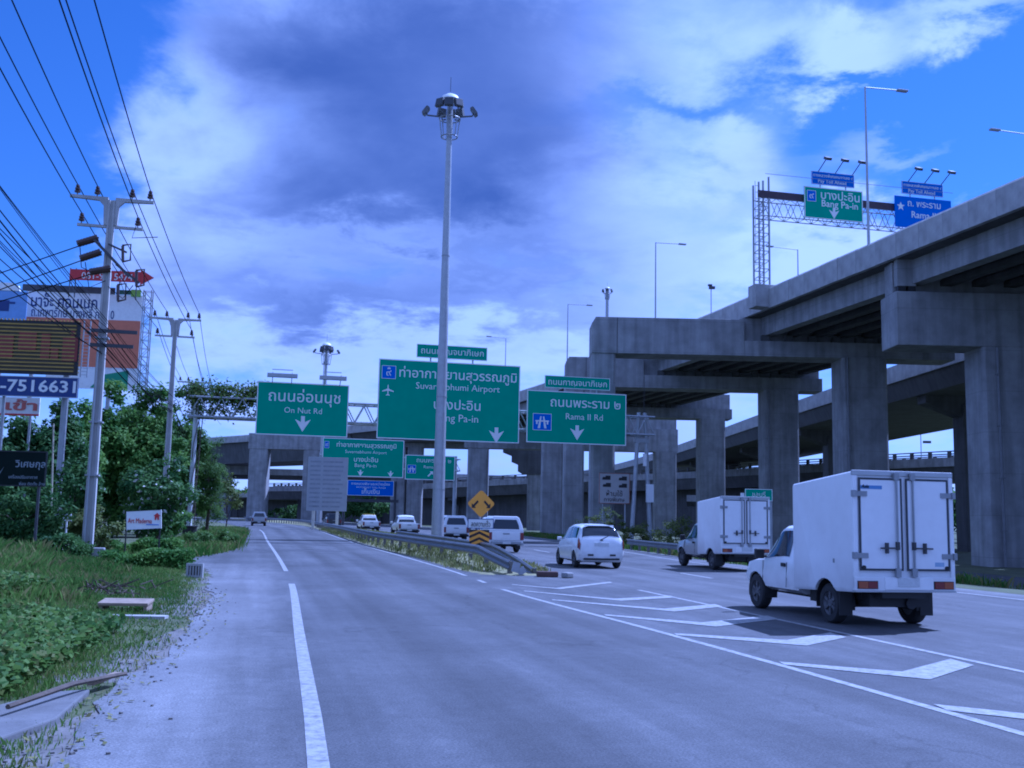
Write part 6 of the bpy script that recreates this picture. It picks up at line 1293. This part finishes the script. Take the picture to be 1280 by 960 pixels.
# broad-leaved creeper near the camera
cp = [(x, y, z) for x, y, z in verge_pts(30000, 8.6, 19.5, .8, 6.0, .9) if not (y > 14.8 and x > -8.3) and math.sin(x*1.7+y*.8)+math.sin(y*1.1-x) > -1.2]
cp = np.array(cp); C_ = cp+np.stack([np.zeros(len(cp)), np.zeros(len(cp)), .05+(.22+.26*np.clip((np.array([XS(q[1])-q[0] for q in cp])-1.5)/2.5, 0, 1))*rng.random(len(cp))**.6], 1)
me = leaf_mesh('creeper_leaves', C_, rng.normal(size=(len(cp), 3))*.5+np.array([0, -.15, .9]), .095, .8, [L2, L3], flat=.4, tone=.35+.35*np.sin(cp[:, 0]*2+cp[:, 1])+rng.normal(size=len(cp))*.3, extra=.16)
tag(link_mesh('ground_creeper', me), 'broad-leaved green creeper spreading over the near verge', None, None, 'stuff')
for (px, py, s_, lb) in ((852, 652, 1.1, 'low weed bush behind the silver-cab truck'), (800, 672, 1.0, 'yellow-green weed bush below the gantry legs'), (762, 660, 1.4, 'taller weed bush right in front of the left pier leg')):
    Y = 69 if px < 830 else 60; g = at(px, 670, Y); tree('weed_bush', (g.x, Y, -.2), 1.2*s_, (0, 0, .9*s_), (1.3*s_, .9, 1.0*s_), 34, 60, .4, .15, L3, lb, 'bush', trunk_r=.03)
# vines over the left end of the first gantry
vc, vn, vt = [], [], []
for k in range(120):
    lx = rng.uniform(-.7, 4.1); top = rng.uniform(9.0, 10.0) if rng.random() < .75 else rng.uniform(8.1, 9.2); m_ = 40; o_ = rng.normal(size=(m_, 3))*np.array([.26, .34, .25]); p = G1.w(lx, .6, top); vc.append(o_+np.array(p)); vn.append(o_+np.array([0, -.3, .5])+rng.normal(size=(m_, 3))*.4); vt.append(np.full(m_, rng.uniform(.1, .8))+rng.normal(size=m_)*.2)
vb = G1.w(.1, .6, 0); vo = empty('climbing_vine', vb, 0, 'green vine smothering the left end of the sign gantry', 'vine'); C_ = np.concatenate(vc)-np.array(vb)
link_mesh('foliage', leaf_mesh('foliage', C_, np.concatenate(vn), .22, .55, [L3, L2], tone=np.concatenate(vt), extra=.4), vo)
b = MB()
for k in range(4): a = k*1.6; b.tube([(.3*math.cos(a), .3*math.sin(a)-.2, 0), (.28*math.cos(a+1), .28*math.sin(a+1), 3), (.28*math.cos(a+2.5)+.1, .28*math.sin(a+2.5), 6), (.3*math.cos(a+4)+.2, .3*math.sin(a+4), 9)], .03, 5)
b.build('stem', BARK, vo)
# far trees that close the horizon under the flyovers
n = 70000; x = rng.uniform(-420, 380, n); y = rng.uniform(372, 400, n) - np.abs(x)*.12; hmax = np.where(x < -64, 6.6, 13.0)+.9*np.sin(x*.05)+1.0*np.sin(x*.13+1)+.8*np.sin(x*.31); z = hmax*rng.random(n)**.8
tag(link_mesh('far_trees', leaf_mesh('far_trees', np.stack([x, y, z], 1), rng.normal(size=(n, 3))+np.array([0, -.4, .5]), 2.0, .7, L1, tone=.25+.2*np.sin(x*.09)+rng.normal(size=n)*.2)), 'dark far-off belt of trees along the horizon', None, None, 'stuff')
for (px, Y, wpx, yt, lb) in (  (1150, 118, 90, 618, 'added dark tree in the gap right of the nearest truck box'), (1010, 150, 60, 622, 'added dark tree in the shade left of the nearest truck box'),  (455, 205, 70, 620, 'added dark tree under the blue toll sign'), (370, 300, 90, 632, 'added dark tree behind the far guardrail bend'),   (1250, 130, 90, 622, 'added dark tree behind the rightmost column')):
    px_tree('dark_fill_tree', px, yt, 655, Y, wpx, lb, L4, .8, 46, 42, 1.5, zb=652, group='dark trees added to fill the gloom under the flyovers', trunk_r=.2, depth=2.5)  # trees added as dark fill for the gloom below the decks

# ------------------------------------------------------------------ small things on the verge
def ground_thing(b, name, mat, px, py, label, cat, rz=0.0, bevel=0.0, dz=0.0):
    g = gr(px, py); return tag(b.build(name, mat, None, (g.x, g.y, ground_z(g.x, g.y)+dz), (0, 0, rz), bevel=bevel), label, cat)
b = MB(); b.box((0, 0, .16), (.82, .46, .05), Matrix.Rotation(.10, 3, 'X')); b.box((-.36, 0, .07), (.06, .40, .13)); b.box((.36, 0, .07), (.06, .40, .13)); ground_thing(b, 'wooden_pallet', WOOD, 157, 764, 'weathered board lying on two bearers in the grass', 'board', .1, .01)
b = MB(); b.box((0, 0, .03), (1.25, .22, .06)); ground_thing(b, 'plank', M('grey_plank', (.33, .32, .30), .9, var=.2), 158, 773, 'flat grey plank half buried in front of the weathered board', 'plank', .04)
dr = empty('drain_grate', gr(243, 722), R(-10), 'pale slotted drain grate leaning at the shoulder edge', 'drain grate'); b = MB(); b.bb(-.23, .23, -.03, .03, .0, .06); b.bb(-.23, .23, -.03, .03, .30, .36); b.bb(-.23, -.17, -.03, .03, .06, .30); b.bb(.17, .23, -.03, .03, .06, .30); b.build('frame', CONCL, dr)
for k in range(4): b = MB(); b.bb(-.135+k*.078, -.10+k*.078, -.025, .025, .06, .30); b.build('grate_bar', CONCL, dr)
b = MB(); b.bb(-.20, .20, .035, .06, .02, .34); b.build('backing', BLACK, dr)
p0, p1, p2, p3 = gr(-30, 915), gr(118, 872), gr(150, 858), gr(-30, 885)
b = MB(); vs = [(q.x, q.y, z) for z in (-.05, .05) for q in (gr(-40, 945), gr(70, 905), gr(112, 868), gr(60, 872), gr(-40, 898))]; b.add(vs, [(4, 3, 2, 1, 0), (5, 6, 7, 8, 9)]+[(k, (k+1) % 5, 5+(k+1) % 5, 5+k) for k in range(5)]); tag(b.build('concrete_slab', M('slab_grey', (.13, .128, .125), .9, var=.2, scale=3, bump=.3), bevel=.015), 'tilted pale concrete slab at the bottom left of the shoulder', 'slab')
b = MB(); a, c = gr(8, 903), gr(156, 855); b.tube([(a.x, a.y, .12), ((a.x+c.x)/2, (a.y+c.y)/2, .15), (c.x, c.y, .10)], [.022, .026, .02], 6); tag(b.build('fallen_branch', BARK, smooth=True), 'dark crooked branch lying across the concrete slab', 'branch')
b = MB(); a, c = gr(112, 866), gr(146, 855); b.bar((a.x, a.y, .08), (c.x, c.y, .10), .07, .03); tag(b.build('pale_plank', WOOD), 'short pale plank beside the dark branch', 'plank')
b = MB(); b.lathe([(.12, 0), (.11, .5), (.09, .62), (.02, .66)], 12); ground_thing(b, 'white_bollard', SWHITE, 282, 681, 'white bollard at the edge of the far verge', 'bollard', dz=.05)
b = MB(); b.lathe([(.34, 0), (.42, .75), (.46, .78), (.46, .84), (.38, .85)], 16); o = ground_thing(b, 'planter', BLACK, 236, 676, 'black round planter under the white gantry leg', 'planter')
b = MB(); b.cyl((0, 0, 0), (-.25, 0, 4.9), .035, .028, n=7); g = at(67, 640, 38.5); tag(b.build('bamboo_pole', M('bamboo', (.40, .36, .26), .8, var=.2), None, (g.x, 38.5, -.1)), 'thin pale bamboo pole standing among the shrubs at left', 'pole')
b = MB(); b.bb(-.16, .16, -.02, .02, 1.25, 1.5); b.bb(-.025, .025, 0, .04, 0, 1.25); g = at(84, 640, 37.8); tag(b.build('stake_sign', SWHITE, None, (g.x, 37.8, 0)), 'tiny white plate on a stake in the dark shrubs', 'plate')
for px, py, sx, sy, r_, nm, mt, lb in ((62, 668, .55, .5, .3, 'white_drum', SWHITE, 'pale drum in the shade below the bamboo pole'), (73, 665, .3, .5, .5, 'white_drum', SWHITE, 'smaller pale drum next to the larger drum')):
    b = MB(); b.lathe([(sx*.5, 0), (sx*.52, sy*.5), (sx*.5, sy)], 12); ground_thing(b, nm, mt, px, 690, lb, 'drum')
b = MB()
for k in range(240):
    y = random.uniform(7, 24); x = XS(y)+random.gauss(-.05, .25); s_ = random.uniform(.008, .026); b.box((x, y, s_*.3), (s_, s_*random.uniform(.6, 1.6), s_*.7), Matrix.Rotation(random.uniform(0, 3), 3, 'Z'))
tag(b.build('gravel', SOIL), 'loose gravel and crumbs along the shoulder edge', None, None, 'stuff')
lv = np.array([(XS(y)+rng.normal()*.18+.05, y, .02) for y in rng.uniform(6.6, 22, 260)]); tag(link_mesh('fallen_leaves', leaf_mesh('fallen_leaves', lv, rng.normal(size=(len(lv), 3))*.25+np.array([0, 0, 1]), .07, .5, GR2)), 'dry brown leaves gathered along the shoulder edge', None, None, 'stuff')
ss = tag(strip('bare_soil', lambda y: XS(y)-1.2-.3*math.sin(y*1.3), lambda y: XS(y)+.45, [q for q in np.arange(6, 36, .18)], -0.012, SOIL, n=1, jag=.12), 'thin strip of bare brown soil between grass and shoulder', None, None, 'structure')
LITM = M('litter_white', (.6, .61, .62), .6, var=.1)
for k, (px, py, w_) in enumerate(((204, 690, .5), (213, 694, .3), (140, 693, .35))):
    b = MB(); b.box((0, 0, .06), (w_, .25, .10), Matrix.Rotation(.3*k, 3, 'Z') @ Matrix.Rotation(.2, 3, 'X')); ground_thing(b, 'litter_bag', LITM, px, py, ('white crumpled bag at the hedge end', 'small white bag right of the crumpled one', 'white scrap left of the name board leg')[k], 'litter', bevel=.03, dz=.02)
b = MB(); rb = gr(738, 0) if False else None
b = MB()
for k in range(40):
    a = random.uniform(0, 6.28); r_ = random.uniform(0, .8); b.bar((r_*math.cos(a), r_*math.sin(a)*.5, random.uniform(0, .25)), (r_*math.cos(a)+random.uniform(-.5, .5), r_*math.sin(a)*.5+random.uniform(-.3, .3), random.uniform(.0, .35)), .018)
g = gr(150, 745); tag(b.build('brushwood', BARK, None, (g.x, g.y, 0)), 'heap of cut dry twigs behind the weathered board', None, None, 'stuff')
